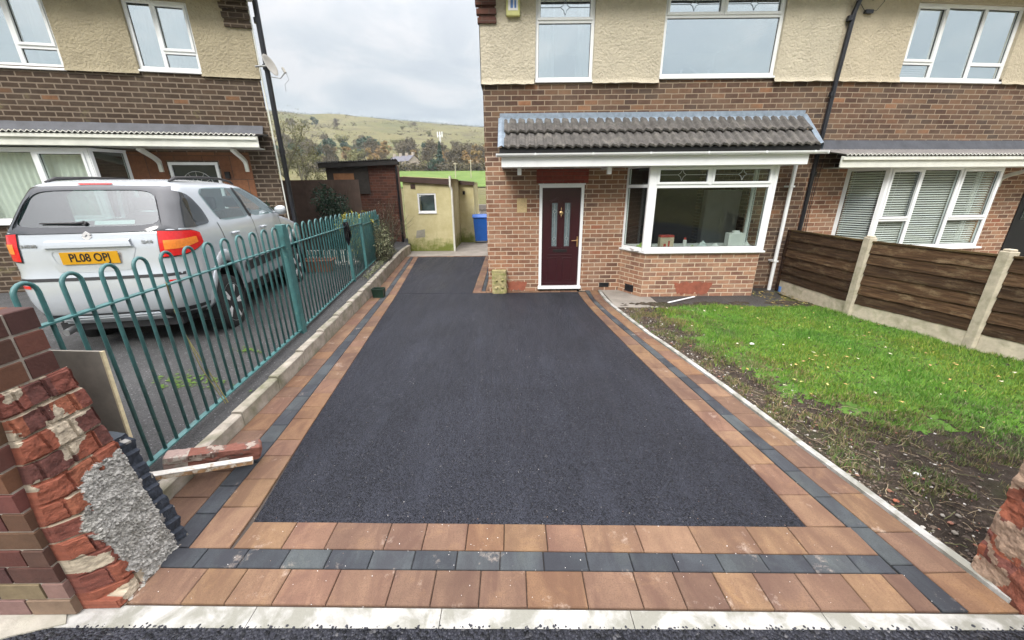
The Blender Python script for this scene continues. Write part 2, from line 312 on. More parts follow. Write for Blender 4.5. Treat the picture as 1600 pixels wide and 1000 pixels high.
# ------------------------------------------------------------------ mesh helpers
class MB:
    def __init__(s): s.v = []; s.f = []; s.c = []; s.mi = []; s.cur = (1, 1, 1); s.mat = 0; s.sm = False
    def add(s, vs, fs, c=None):
        o = len(s.v); s.v += [tuple(p) for p in vs]
        for f in fs: s.f.append(tuple(i + o for i in f)); s.c.append(c or s.cur); s.mi.append(s.mat)
        return s
    def box(s, a, b, c=None, ch=0):
        x0, y0, z0 = a; x1, y1, z1 = b
        x0, x1 = min(x0, x1), max(x0, x1); y0, y1 = min(y0, y1), max(y0, y1); z0, z1 = min(z0, z1), max(z0, z1)
        if ch:
            vs = [(x0, y0, z0), (x1, y0, z0), (x1, y1, z0), (x0, y1, z0), (x0, y0, z1 - ch), (x1, y0, z1 - ch), (x1, y1, z1 - ch), (x0, y1, z1 - ch),
                  (x0 + ch, y0 + ch, z1), (x1 - ch, y0 + ch, z1), (x1 - ch, y1 - ch, z1), (x0 + ch, y1 - ch, z1)]
            fs = [(3, 2, 1, 0), (0, 1, 5, 4), (1, 2, 6, 5), (2, 3, 7, 6), (3, 0, 4, 7), (4, 5, 9, 8), (5, 6, 10, 9), (6, 7, 11, 10), (7, 4, 8, 11), (8, 9, 10, 11)]
            return s.add(vs, fs, c)
        vs = [(x0, y0, z0), (x1, y0, z0), (x1, y1, z0), (x0, y1, z0), (x0, y0, z1), (x1, y0, z1), (x1, y1, z1), (x0, y1, z1)]
        return s.add(vs, [(3, 2, 1, 0), (4, 5, 6, 7), (0, 1, 5, 4), (1, 2, 6, 5), (2, 3, 7, 6), (3, 0, 4, 7)], c)
    def tbox(s, size, M, c=None):      # box centred, transformed by matrix
        x, y, z = (k / 2 for k in size)
        vs = [M @ Vector(p) for p in [(-x, -y, -z), (x, -y, -z), (x, y, -z), (-x, y, -z), (-x, -y, z), (x, -y, z), (x, y, z), (-x, y, z)]]
        return s.add(vs, [(3, 2, 1, 0), (4, 5, 6, 7), (0, 1, 5, 4), (1, 2, 6, 5), (2, 3, 7, 6), (3, 0, 4, 7)], c)
    def bar(s, p, q, w_, h, c=None, up=(0, 0, 1)):     # rectangular bar from p to q
        p = Vector(p); q = Vector(q); d = (q - p).normalized(); u = Vector(up)
        if abs(d.dot(u)) > .99: u = Vector((0, 1, 0))
        a = d.cross(u).normalized() * w_ / 2; b = a.cross(d).normalized() * h / 2
        vs = [p - a - b, p + a - b, p + a + b, p - a + b, q - a - b, q + a - b, q + a + b, q - a + b]
        return s.add(vs, [(0, 1, 2, 3), (7, 6, 5, 4), (4, 5, 1, 0), (5, 6, 2, 1), (6, 7, 3, 2), (7, 4, 0, 3)], c)
    def prism(s, pts, axis, a, b, c=None):  # polygon pts (2D) extruded along axis from a to b. axis: 'z': (x,y); 'y': (x,z); 'x': (y,z)
        def P(p, t): return {'z': (p[0], p[1], t), 'y': (p[0], t, p[1]), 'x': (t, p[0], p[1])}[axis]
        n = len(pts)
        ar = sum(pts[i][0] * pts[(i + 1) % n][1] - pts[(i + 1) % n][0] * pts[i][1] for i in range(n))
        if (ar < 0) != (axis == 'y'): pts = pts[::-1]
        vs = [P(p, a) for p in pts] + [P(p, b) for p in pts]
        fs = [tuple(range(n))[::-1], tuple(range(n, 2 * n))] + [(i, (i + 1) % n, n + (i + 1) % n, n + i) for i in range(n)]
        if a > b: fs = [f[::-1] for f in fs]
        return s.add(vs, fs, c)
    def tube(s, pts, r, n=8, c=None, cap=True):
        pts = [Vector(p) for p in pts]; rr = r if isinstance(r, (list, tuple)) else [r] * len(pts)
        vs = []; fs = []
        prev = None
        for i, p in enumerate(pts):
            d = (pts[min(i + 1, len(pts) - 1)] - pts[max(i - 1, 0)]).normalized()
            if prev is None:
                a = d.cross(Vector((0, 0, 1)) if abs(d.z) < .95 else Vector((0, 1, 0))).normalized()
            else:
                a = (prev - d * prev.dot(d)).normalized()
            prev = a; b = d.cross(a)
            for k in range(n):
                t = 2 * math.pi * k / n; vs.append(p + (a * math.cos(t) + b * math.sin(t)) * rr[i])
        for i in range(len(pts) - 1):
            for k in range(n):
                fs.append((i * n + k, i * n + (k + 1) % n, (i + 1) * n + (k + 1) % n, (i + 1) * n + k))
        if cap: fs.append(tuple(range(n))[::-1]); fs.append(tuple(range((len(pts) - 1) * n, len(pts) * n)))
        return s.add(vs, fs, c)
    def lathe(s, prof, M=None, n=24, c=None):     # prof [(r,z)]
        M = M or Matrix(); vs = []; fs = []
        for r, z in prof:
            for k in range(n):
                t = 2 * math.pi * k / n; vs.append(M @ Vector((r * math.cos(t), r * math.sin(t), z)))
        for i in range(len(prof) - 1):
            for k in range(n): fs.append((i * n + k, i * n + (k + 1) % n, (i + 1) * n + (k + 1) % n, (i + 1) * n + k))
        fs.append(tuple(range(n))[::-1]); fs.append(tuple(range((len(prof) - 1) * n, len(prof) * n)))
        return s.add(vs, fs, c)
    def sheet(s, f, nu, nv, c=None):     # f(u,v)->xyz for u,v in 0..1
        vs = [f(i / nu, j / nv) for j in range(nv + 1) for i in range(nu + 1)]
        fs = [(j * (nu + 1) + i, j * (nu + 1) + i + 1, (j + 1) * (nu + 1) + i + 1, (j + 1) * (nu + 1) + i) for j in range(nv) for i in range(nu)]
        return s.add(vs, fs, c)
    def build(s, name, mats, parent=None, smooth=False, uv=False, loc=None):
        me = bpy.data.meshes.new(name); me.from_pydata(s.v, [], s.f)
        if not isinstance(mats, (list, tuple)): mats = [mats]
        for m in mats: me.materials.append(MT[m] if isinstance(m, str) else m)
        if len(mats) > 1: me.polygons.foreach_set('material_index', s.mi)
        if any(c != (1, 1, 1) for c in s.c) or mats[0] in ('timber', 'paver'):
            at = me.color_attributes.new('Col', 'FLOAT_COLOR', 'CORNER'); arr = []
            for p, c in zip(me.polygons, s.c): arr += [*c, 1.] * p.loop_total
            at.data.foreach_set('color', arr)
        if uv:
            me.update(); ul = me.uv_layers.new(name='UVMap'); dat = [0.] * (len(me.loops) * 2)
            for p in me.polygons:
                n = p.normal
                for li in p.loop_indices:
                    v = me.vertices[me.loops[li].vertex_index].co
                    if abs(n.z) > .7: q = (v.x, v.y)
                    else:
                        t = Vector((-n.y, n.x, 0)).normalized(); q = (v.dot(t), v.z)
                    dat[li * 2] = q[0] + 50; dat[li * 2 + 1] = q[1]+50*.083
            ul.data.foreach_set('uv', dat)
        if smooth: me.polygons.foreach_set('use_smooth', [True] * len(me.polygons))
        if uv or 'render_wall' in name:
            bm = bmesh.new(); bm.from_mesh(me); bmesh.ops.remove_doubles(bm, verts=bm.verts, dist=.0008); bm.to_mesh(me); bm.free()
        me.update()
        o = bpy.data.objects.new(name, me); col.objects.link(o)
        if parent: o.parent = parent
        if loc: o.location = loc
        return o
def tag(o, label=None, cat=None, group=None, kind=None):
    for k, v in (('label', label), ('category', cat), ('group', group), ('kind', kind)):
        if v: o[k] = v
    return o
def empty(name, loc=(0, 0, 0), rz=0, label=None, cat=None, group=None):
    o = bpy.data.objects.new(name, None); col.objects.link(o); o.location = loc; o.rotation_euler = (0, 0, rz); o.empty_display_size = .2
    return tag(o, label, cat, group)
def struct(o, label=None, cat=None): return tag(o, label, cat, kind='structure')
def copy_tree(o, parent=None):
    c = o.copy(); col.objects.link(c); c.parent = parent
    for ch in list(o.children): copy_tree(ch, c)
    return c
def bevel(o, wd=.004, seg=2):
    m = o.modifiers.new('b', 'BEVEL'); m.width = wd; m.segments = seg; m.limit_method = 'ANGLE'; m.angle_limit = R_(40); return o
def text_mesh(txt, size, name, mat, parent, M, ext=.001, sx=1., bold=0.0):
    cu = bpy.data.curves.new('t', 'FONT'); cu.body = txt; cu.size = size; cu.extrude = ext; cu.align_x = 'CENTER'; cu.align_y = 'CENTER'; cu.offset = bold
    to = bpy.data.objects.new('t', cu); col.objects.link(to)
    dg = bpy.context.evaluated_depsgraph_get(); dg.update()
    me = bpy.data.meshes.new_from_object(to.evaluated_get(dg)); bpy.data.objects.remove(to)
    me.transform(M @ Matrix.Diagonal((sx, 1, 1, 1))); me.materials.clear(); me.materials.append(MT[mat]); me.name = name
    o = bpy.data.objects.new(name, me); col.objects.link(o); o.parent = parent; return o
def inpoly(x, y, P):
    r = False; n = len(P)
    for i in range(n):
        x1, y1 = P[i]; x2, y2 = P[(i + 1) % n]
        if (y1 > y) != (y2 > y) and x < (x2 - x1) * (y - y1) / (y2 - y1) + x1: r = not r
    return r
def fb(x, y, z=0., o=4): return noise.fractal(Vector((x, y, z)), 1., 2., o)

# ------------------------------------------------------------------ terrain
def interp(t, P):
    if t <= P[0][0]: return P[0][1]
    for (a, b), (c, d) in zip(P, P[1:]):
        if t <= c: return b + (d - b) * (t - a) / (c - a)
    return P[-1][1]
PROF = [(18, -.06), (60, .3), (80, 2.0), (115, 6.6), (150, 10), (200, 18), (300, 38), (400, 62), (450, 71), (480, 73), (700, 66), (2500, 50)]
BACK = [(9, -.06), (14, 1.2), (30, 6), (60, 12), (400, 30)]
def hgt(x, y):
    if y >= 0:
        z = interp(y, PROF)
        if y > 60: z *= 1 + (min(1.3, max(.7, .86 - .48 * x / y)) - 1) * min(1, (y - 60) / 200)
        if y > 120: z += fb(x / 90, y / 90) * min(5, (y - 120) / 45) * (1 if y < 420 else .25)
        return z
    return interp(-y, BACK) + (fb(x / 9, y / 9) * .5 if y < -14 else 0)
m = MB(); rad = [0, 6, 12, 18, 24, 32, 42, 52, 60, 66, 72, 78, 84, 90, 98, 106, 115, 125, 136, 148] + [160 + 12 * i for i in range(32)] + [560, 620, 700, 850, 1100, 1500, 2500]
NA = 420
def terr(i, j):
    a = 2 * math.pi * i / NA; r = rad[j]; x, y = r * math.sin(a), r * math.cos(a); return (x, y, hgt(x, y))
m.v = [terr(i, j) for j in range(len(rad)) for i in range(NA)]
m.f = [(j * NA + (i + 1) % NA, j * NA + i, (j + 1) * NA + i, (j + 1) * NA + (i + 1) % NA) for j in range(len(rad) - 1) for i in range(NA)]
m.c = [(1, 1, 1)] * len(m.f); m.mi = [0] * len(m.f)
struct(m.build('hillside', 'hill', smooth=True), 'moorland hillside rising behind the houses, olive and tan grass')
m = MB(); m.sheet(lambda u, v: ((-.42 + .9 * u) * (79 + 34 * v), 79 + 34 * v, hgt((-.42 + .9 * u) * (79 + 34 * v), 79 + 34 * v) + .25), 30, 16)
struct(m.build('green_field', 'field', smooth=True), 'bright green pasture field beyond the outhouse roof')

# ------------------------------------------------------------------ ground surfaces
def poly_sheet(name, P, z, mat, label, thick=0.03):
    m = MB(); m.prism(P, 'z', z - thick, z); return struct(m.build(name, mat), label)
L0 = lambda x: 1.79 - .0235 * x
L1 = lambda x: 1.605 - .0235 * x
L2 = lambda x: 1.49 - .02 * x
L3 = lambda x: 1.30 - .02 * x
L4 = lambda x: 1.222 - .012 * x
asph = lambda y: interp(y, [(1.8, -1.64), (2.7, -1.745), (7.2, -2.24), (11.4, -2.79)])
ldin = lambda y: interp(y, [(1.65, -1.88), (2.7, -1.955), (7.2, -2.40), (11.4, -2.93)])
ldout = lambda y: interp(y, [(1.5, -2.0), (2.8, -2.11), (7.2, -2.50), (11.4, -3.03)])
foot = lambda y: interp(y, [(1.3, -2.25), (3.1, -2.36), (7.2, -2.70), (11.4, -3.18)])
RI = [(1.26, 1.765), (1.86, 1.76), (2.29, 1.73), (2.83, 1.665), (3.55, 1.585), (4.15, 1.52), (4.63, 1.47), (5.3, 1.405), (5.95, 1.345), (6.57, 1.30), (7.08, 1.29), (7.4, 1.31)]
RDI = [(1.27, 2.055), (1.55, 2.025), (1.86, 1.99), (2.27, 1.935), (2.86, 1.87), (3.53, 1.80), (4.37, 1.70), (4.83, 1.635), (5.46, 1.55), (6.04, 1.485), (6.61, 1.445), (7.25, 1.45), (7.4, 1.46)]
RDO = [(1.27, 2.18), (1.71, 2.13), (2.6, 2.02), (3.54, 1.90), (4.41, 1.79), (4.89, 1.715), (5.61, 1.625), (6.14, 1.56), (6.71, 1.515), (7.25, 1.535), (7.4, 1.55)]
RO = [(1.28, 2.42), (1.70, 2.36), (2.6, 2.235), (3.54, 2.115), (4.14, 2.02), (4.51, 1.955), (4.94, 1.875), (5.6, 1.785), (6.28, 1.70), (6.81, 1.675), (7.4, 1.71)]
P = [(-1.62, L0(-1.62)), (1.76, L0(1.76))] + [(x, y) for y, x in RI[1:11]] + [(1.29, 7.225), (-.78, 7.225)]
P = P + [(asph(7.225), 7.225), (asph(4.5), 4.5), (asph(2.7), 2.7)]
poly_sheet('driveway', P, 0, 'asphalt_new', 'new black asphalt driveway in front of the red door')
poly_sheet('side_path', [(asph(7.228), 7.228), (-.78, 7.228), (-.755, 9.3), (-.74, 11.4), (asph(11.4), 11.4), (asph(9.3), 9.3)], .004, 'asphalt_new', 'narrow asphalt path running past the house side')

rng = random.Random(3)
TAN = [tuple(q * k for q, k in zip(c_, (.50, .535, .525))) for c_ in [(.33, .19, .12), (.37, .215, .125), (.29, .165, .112), (.32, .175, .12), (.36, .21, .135), (.27, .155, .108), (.35, .19, .11)]]
def qblock(m, q, z0, z1, c, gap=.0022, ch=.004):
    cx_ = sum(p[0] for p in q) / 4; cy_ = sum(p[1] for p in q) / 4
    def ins(p, d):
        dx, dy = cx_ - p[0], cy_ - p[1]
        return (p[0] + math.copysign(min(abs(dx), d), dx), p[1] + math.copysign(min(abs(dy), d), dy))
    a = [ins(p, gap) for p in q]; b = [ins(p, gap + ch) for p in q]
    tilt = [z1 + rng.uniform(-.0015, .0015) for _ in q]
    vs = [(x, y, z0) for x, y in a] + [(x, y, t - ch) for (x, y), t in zip(a, tilt)] + [(x, y, t) for (x, y), t in zip(b, tilt)]
    fs = [(0, 1, 5, 4), (1, 2, 6, 5), (2, 3, 7, 6), (3, 0, 4, 7), (4, 5, 9, 8), (5, 6, 10, 9), (6, 7, 11, 10), (7, 4, 8, 11), (8, 9, 10, 11)]
    m.add(vs, fs, c)
def colr(dark):
    k = rng.uniform(.88, 1.1)
    if dark: b = rng.choice([(.045, .052, .06), (.055, .064, .07), (.037, .043, .05), (.06, .07, .074)])
    else: b = rng.choice(TAN)
    return tuple(x * k for x in b)
def col_band(m, A, B, y0, y1, dark, L=(.2, .25, .3), zt=.008):
    y = y0
    while y < y1 - .02:
        l = rng.choice(L); e_ = min(y1, y + l)
        if y1 - e_ < .09: e_ = y1
        s0 = .0
        qblock(m, [(A(y), y), (B(y), y + s0), (B(e_), e_ + s0), (A(e_), e_)], -.04, zt, colr(dark)); y = e_
def row_band(m, Fa, Fb, x0, x1, dark, L, zt=.008, skew=.0):
    x = x0
    while x < x1 - .02:
        l = rng.choice(L); e_ = min(x1, x + l)
        if x1 - e_ < .1: e_ = x1
        qblock(m, [(x, Fb(x)), (e_, Fb(e_)), (e_, Fa(e_)), (x, Fa(x))], -.04, zt, colr(dark)); x = e_
rI = lambda y: interp(y, RI); rDI = lambda y: interp(y, RDI); rDO = lambda y: interp(y, RDO); rO = lambda y: interp(y, RO)
for nm, dark, label in (('paving_border', 0, 'brindle tan block paving border rows around the asphalt'), ('charcoal_border', 1, 'charcoal block paving line between the tan border rows')):
    m = MB()
    if not dark:
        row_band(m, L0, L1, -1.62, 2.02, 0, (.25, .28, .32, .22, .34))
        row_band(m, L2, L3, -2.16, 2.045, 0, (.21, .27, .22, .3, .24))
        col_band(m, asph, ldin, L1(-1.7), 11.4, 0); col_band(m, ldout, foot, 1.53, 11.4, 0)
        col_band(m, lambda y: rDI(y) - .004, rI, L0(1.8), 7.2, 0); col_band(m, lambda y: rO(y), rDO, L3(2.3), 7.33, 0)
        row_band(m, lambda x: 7.335, lambda x: 7.228, -.5, 1.29, 0, (.2, .22))
        col_band(m, lambda y: -.60, lambda y: -.77, 7.34, 11.4, 0); col_band(m, lambda y: -.46, lambda y: -.52, 7.34, 11.4, 0)
        row_band(m, lambda x: 11.52, lambda x: 11.41, -3.2, -.4, 0, (.2, .22))
        row_band(m, lambda x: 7.335, lambda x: 7.23, -.77, -.5, 0, (.2, .22))
    else:
        row_band(m, L1, L2, -2.0, 2.02, 1, (.24,))
        col_band(m, ldin, ldout, L1(-2.) + .0, 11.4, 1, (.24,)); col_band(m, lambda y: rDO(y), rDI, L3(2.1), 7.33, 1, (.24,))
        col_band(m, lambda y: -.523, lambda y: -.597, 7.34, 11.4, 1, (.2,))
    struct(m.build(nm, 'paver'), label)
m = MB()
m.prism([(-2.3, 1.27), (2.42, 1.22), (2.40, 1.7), (1.72, 7.34), (-.3, 7.34), (-.3, 11.55), (-3.3, 11.55), (-2.75, 7.2), (-2.4, 3.1), (-2.3, 1.5)], 'z', -.05, -.008); struct(m.build('paving_bed', 'joint'), 'dark sand bed under the block paving')
# edging strip by the lawn
m = MB(); ys = [1.3 + i * .3 for i in range(21)]
for a_, b_ in zip(ys, ys[1:]):
    if b_ > 7.35: b_ = 7.35
    q = [(rO(a_) + .004, a_), (rO(a_) + .058, a_), (rO(b_) + .058, b_), (rO(b_) + .004, b_)]
    n_ = len(m.v); m.add([(x, y, -.08) for x, y in q] + [(x, y, .022 + .004 * fb(x * 3, y * 3)) for x, y in q], [(4, 5, 6, 7), (0, 1, 5, 4), (2, 3, 7, 6), (1, 2, 6, 5), (3, 0, 4, 7)])
struct(m.build('edging_strip', 'concrete_new'), 'thin pale concrete edging strip between paving and soil')
# front kerb and road
m = MB()
xs = [-2.2, -1.28, -.36, .56, 1.48, 2.6]
for a_, b_ in zip(xs, xs[1:]):
    q = [(a_ + .002, L3(a_) - .004), (b_ - .002, L3(b_) - .004), (b_ - .002, L4(b_) - .012), (a_ + .002, L4(a_) - .012)]
    m.prism(q, 'z', -.12, -.004)
struct(m.build('dropped_kerb', 'concrete_new'), 'worn pale concrete kerb flush along the front of the paving')
m = MB()
def roadf(u, v):
    x = -9 + 18 * u; yy = L4(x) + .004 * 0 - .004
    y = yy - v * v * 9
    if v == 0: y += .012 * fb(x * 30, 3) - .004
    return (x, y, -.006 + (.004 * fb(x * 25, y * 25) if v < .3 else 0))
m.sheet(lambda u, v: roadf(u, v), 900, 24)
m.f = [f[::-1] for f in m.f]
struct(m.build('road', 'asphalt_road', smooth=True), 'coarse black road asphalt in front of the kerb')
poly_sheet('pavement', [(-9, 1.0), (-2.52, 1.13), (-2.35, 1.2), (-2.15, 1.25), (-2.2, 1.3), (-9, 1.3)], .002, 'concrete', 'worn concrete footing strip beside the left brick pier')
# kerb wall on the left
KH = [(1.6, .10), (2.6, .13), (4, .17), (5.3, .205), (7, .25), (11, .26)]
m = MB(); y = 1.62; i = 0
while y < 11.6:
    e_ = y + .62; ht = interp(y, KH)
    q = [(foot(y + .004) - .006, y + .004), (foot(e_ - .004) - .006, e_ - .004), (foot(e_ - .004) - .10, e_ - .004), (foot(y + .004) - .10, y + .004)]
    a_ = [(x, yy, -.1) for x, yy in q] + [(x, yy, ht - .012 + .006 * fb(x * 5, yy * 5)) for x, yy in q]
    q2 = [(q[0][0] - .012, q[0][1]), (q[1][0] - .012, q[1][1]), (q[2][0] + .008, q[2][1]), (q[3][0] + .008, q[3][1])]
    a_ += [(x, yy, ht) for x, yy in q2]
    m.add(a_, [(0, 4, 5, 1), (1, 5, 6, 2), (2, 6, 7, 3), (3, 7, 4, 0), (4, 8, 9, 5), (5, 9, 10, 6), (6, 10, 11, 7), (7, 11, 8, 4), (8, 11, 10, 9)]); y = e_
struct(m.build('boundary_kerb', 'kerbwall'), 'weathered concrete kerb stones holding back the neighbouring drive')
# neighbour's drive, cross slope up towards the left house
def ndz(x, y): b_ = interp(y, KH) - .02; return b_ + (.29 - b_) * min(1, max(0, (foot(min(y, 11.4)) - .1 - x) / 1.3)) ** .8
m = MB()
def nd(u, v):
    y = 1.33 + v * 12.5; x1 = foot(min(y, 11.4)) - .095; x = x1 - u * u * 9
    return (x, y, ndz(x, y) + .006 * fb(x * 2, y * 2))
m.sheet(nd, 60, 80); m.f = [f[::-1] for f in m.f]
struct(m.build('neighbour_drive', 'asphalt_old', smooth=True), 'old grey tarmac drive under the silver car')
poly_sheet('back_yard', [(-3.35, 11.53), (-.0, 11.53), (-.0, 18), (-3.35, 18)], -.002, 'yard', 'grey concrete back yard by the blue bin')
poly_sheet('slab_path', [(1.78, 6.2), (2.75, 6.15), (2.85, 7.5), (1.78, 7.5)], .004, 'yard', 'pale dusty concrete slabs beside the bay window')
poly_sheet('bay_path', [(2.55, 6.22), (4.7, 6.1), (5.2, 7.4), (2.6, 7.4)], .008, 'patch_dark', 'dark tarmac strip under the bay window')

# soil, lawn, grass
def soilz(x, y):
    ed = min(1, max(0, (x - rO(min(7.3, max(1.3, y))) - .06) / .25))
    return -.01 + ed * (.015 + .035 * fb(x * 2.2, y * 2.2, 0, 5) + .035 * abs(fb(x * 8, y * 8, 4, 5)))
m = MB()
def sf(u, v):  # soil surface
    y = .9 + v * 5.5; x0 = rO(min(7.3, max(1.3, y))) + .05; x = x0 + u * (6.4 - x0); return (x, y, soilz(x, y))
m.sheet(sf, 260, 330)
struct(m.build('soil', 'soil', smooth=True), 'dark dug over soil strip between edging and lawn')
LAWN = [(2.32, 6.1), (2.20, 5.7), (2.28, 5.3), (2.34, 4.95), (2.18, 4.6), (2.22, 4.1), (2.38, 3.7), (2.52, 3.25), (2.70, 2.9), (3.05, 2.62), (3.6, 2.48), (4.2, 2.36), (5.1, 2.27), (6.3, 2.2), (6.05, 3.2), (5.62, 4.38), (5.22, 5.6), (5.12, 6.1), (4.6, 6.12), (3.4, 6.15)]
def edge_d(x, y):
    d = 9
    for i in range(12):
        (x1, y1), (x2, y2) = LAWN[i], LAWN[i + 1]
        t = max(0, min(1, ((x - x1) * (x2 - x1) + (y - y1) * (y2 - y1)) / ((x2 - x1) ** 2 + (y2 - y1) ** 2)))
        d = min(d, math.hypot(x - x1 - t * (x2 - x1), y - y1 - t * (y2 - y1)))
    return d
def lawnz(x, y): return soilz(x, y) + .012
gr = random.Random(5)
m = MB(); nb = 0
verts = []; faces = []; fcol = []
GC = [(.075, .2, .016)] * 4 + [(.12, .28, .022)] * 5 + [(.18, .34, .035)] * 3 + [(.24, .34, .06), (.28, .3, .1), (.05, .13, .012)]
def blade(x, y, z, h, wd):
    a = gr.uniform(0, 6.283); dx, dy = math.cos(a) * wd, math.sin(a) * wd; l = gr.uniform(.1, .9) * h; b = gr.uniform(0, 6.283)
    tx, ty = math.cos(b) * l, math.sin(b) * l; o = len(verts)
    verts.extend([(x - dx, y - dy, z), (x + dx, y + dy, z), (x + tx * .45 + dx * .6, y + ty * .45 + dy * .6, z + h * .65), (x + tx * .45 - dx * .6, y + ty * .45 - dy * .6, z + h * .65), (x + tx, y + ty, z + h)])
    faces.extend([(o, o + 1, o + 2, o + 3), (o + 3, o + 2, o + 4)]); k_ = gr.choice(GC); y_ = 1 + .9 * max(-.6, fb(x * 1.1, y * 1.1, 31)); k_ = (k_[0] * (.6 + .5 * y_), k_[1], k_[2]); fcol.extend([k_, k_])
cnt = 0
while cnt < 68000:
    x, y = gr.uniform(2.12, 6.3), gr.uniform(2.15, 6.15)
    if not inpoly(x, y, LAWN): continue
    d = edge_d(x, y)
    if d < .55 and gr.random() > (d / .55) ** 1.1 + .9 * fb(x * 3.5, y * 3.5): continue
    if fb(x * 1.6, y * 1.6, 7) < -.35 and gr.random() < .5: continue
    h = gr.uniform(.022, .055) * (1 + .5 * fb(x * 2, y * 2)); blade(x, y, lawnz(x, y) - .012, h, gr.uniform(.0016, .0034)); cnt += 1
m.v = verts; m.f = faces; m.c = list(fcol); m.mi = [0] * len(faces)
tag(m.build('grass', 'grassblade'), 'short bright green grass of the front lawn', 'grass', kind='stuff')
m = MB()      # lawn turf under the blades, following the soil
def lf(u, v):
    y = 2.3 + v * 3.85; x = 2.2 + u * 4.2; return (x, y, lawnz(x, y) - .008)
NU, NV = 120, 110
vs = [lf(i / NU, j / NV) for j in range(NV + 1) for i in range(NU + 1)]
fs = []
for j in range(NV):
    for i in range(NU):
        x, y = 2.2 + (i + .5) / NU * 4.2, 2.3 + (j + .5) / NV * 3.85
        if inpoly(x, y, LAWN) and (edge_d(x, y) > .22 + .25 * fb(x * 5, y * 5, 2)): fs.append((j * (NU + 1) + i, j * (NU + 1) + i + 1, (j + 1) * (NU + 1) + i + 1, (j + 1) * (NU + 1) + i))
m.add(vs, fs); struct(m.build('lawn', 'lawnbase', smooth=True), 'lawn turf of the front garden')
# weeds and sparse tufts on the soil
verts = []; faces = []; fcol = []; cnt = 0
GC = [(.1, .15, .04), (.16, .2, .06), (.22, .22, .1), (.3, .25, .14), (.14, .11, .06), (.09, .17, .03)]
while cnt < 9000:
    x, y = gr.uniform(1.85, 5.2), gr.uniform(1.5, 6.1)
    if x < rO(min(7.3, max(1.3, y))) + .09 or edge_d(x, y) > .75: continue
    if fb(x * 3.1, y * 3.1, 9) < -.02: continue
    for _ in range(3): blade(x + gr.gauss(0, .012), y + gr.gauss(0, .012), soilz(x, y), gr.uniform(.015, .05), gr.uniform(.0015, .0035))
    cnt += 1
m = MB(); m.v = verts; m.f = faces; m.c = list(fcol); m.mi = [0] * len(faces)
tag(m.build('weeds', 'grassblade'), 'thin weeds and torn grass tufts on the dug soil', 'weeds', kind='stuff')
# rubble chips, crumbs and twigs on the soil
def chip(m, x, y, z, r, c, flat=.6):
    vs = []; base = mathutils.noise
    ico = [(0, 0, 1), (.89, 0, .45), (.28, .85, .45), (-.72, .53, .45), (-.72, -.53, .45), (.28, -.85, .45), (.72, .53, -.45), (-.28, .85, -.45), (-.89, 0, -.45), (-.28, -.85, -.45), (.72, -.53, -.45), (0, 0, -1)]
    F = [(0, 1, 2), (0, 2, 3), (0, 3, 4), (0, 4, 5), (0, 5, 1), (1, 6, 2), (2, 7, 3), (3, 8, 4), (4, 9, 5), (5, 10, 1), (2, 6, 7), (3, 7, 8), (4, 8, 9), (5, 9, 10), (1, 10, 6), (11, 7, 6), (11, 8, 7), (11, 9, 8), (11, 10, 9), (11, 6, 10)]
    a = gr.uniform(0, 6.28); sx_ = gr.uniform(.7, 1.4)
    for px, py, pz in ico:
        k = r * gr.uniform(.7, 1.2); X, Y = px * k * sx_, py * k
        vs.append((x + X * math.cos(a) - Y * math.sin(a), y + X * math.sin(a) + Y * math.cos(a), z + pz * k * flat))
    m.add(vs, F, c)
MT['chips'] = simple('chips', (.95, .95, .95), .9, .2, 30, .4, 80, attr=True)
m = MB()
for i in range(5200):
    y = gr.uniform(1.35, 6.1); x = rO(y) + .08 + abs(gr.gauss(0, .55 if y < 3 else .3))
    if x > 5: continue
    r = .0022 + gr.expovariate(1 / .0032); r = min(r, .018)
    c = gr.choice([(.09, .066, .05)] * 6 + [(.14, .11, .08)] * 4 + [(.3, .28, .24), (.5, .48, .44), (.24, .11, .075), (.2, .18, .15)])
    chip(m, x, y, soilz(x, y) + r * .3, r, c)
for i in range(420):
    y = gr.uniform(1.4, 4.5); x = rO(y) + .08 + abs(gr.gauss(0, .5)); r = gr.uniform(.006, .02)
    chip(m, x, y, soilz(x, y) + r * .1, r, gr.choice([(.085, .062, .046), (.1, .075, .055), (.07, .052, .04)]))
tag(m.build('rubble', 'chips'), 'soil crumbs, mortar bits and stone chips scattered over the dug soil', 'rubble', kind='stuff')
m = MB()
for i in range(560):
    y = gr.uniform(1.5, 3.9); x = rO(y) + .1 + abs(gr.gauss(0, .7)); a = gr.uniform(0, 6.28); l = gr.uniform(.04, .16)
    p = [Vector((x + math.cos(a) * l * t + gr.uniform(-.006, .006), y + math.sin(a) * l * t + gr.uniform(-.006, .006), soilz(x, y) + .008 + .012 * math.sin(3.1 * t) * gr.random())) for t in (0, .35, .7, 1)]
    m.tube(p, gr.uniform(.0008, .0022), 4, gr.choice([(.1, .07, .04), (.26, .2, .12), (.06, .045, .035), (.16, .17, .07), (.35, .28, .18)]))
tag(m.build('twigs', 'chips'), 'dead roots and twigs lying on the dug soil', 'twigs', kind='stuff')
m = MB(); chip(m, 2.84, 2.17, soilz(2.84, 2.17) + .012, .027, (.78, .78, .76), .5)
tag(m.build('stone_chip', 'chips'), 'bright white stone chip on the dark soil, largest there', 'stone')
m = MB(); chip(m, 3.02, 4.42, lawnz(3.02, 4.42) + .03, .03, (.7, .7, .66), .4)
tag(m.build('litter_scrap', 'chips'), 'small white litter scrap lying on the green lawn', 'litter')
m = MB(); chip(m, 2.47, 1.93, soilz(2.47, 1.93) + .01, .016, (.3, .1, .055), .5)
tag(m.build('brick_chip', 'chips'), 'small orange brick chip on the soil near the right pier', 'brick chip')
m = MB()      # fallen leaves on the lawn
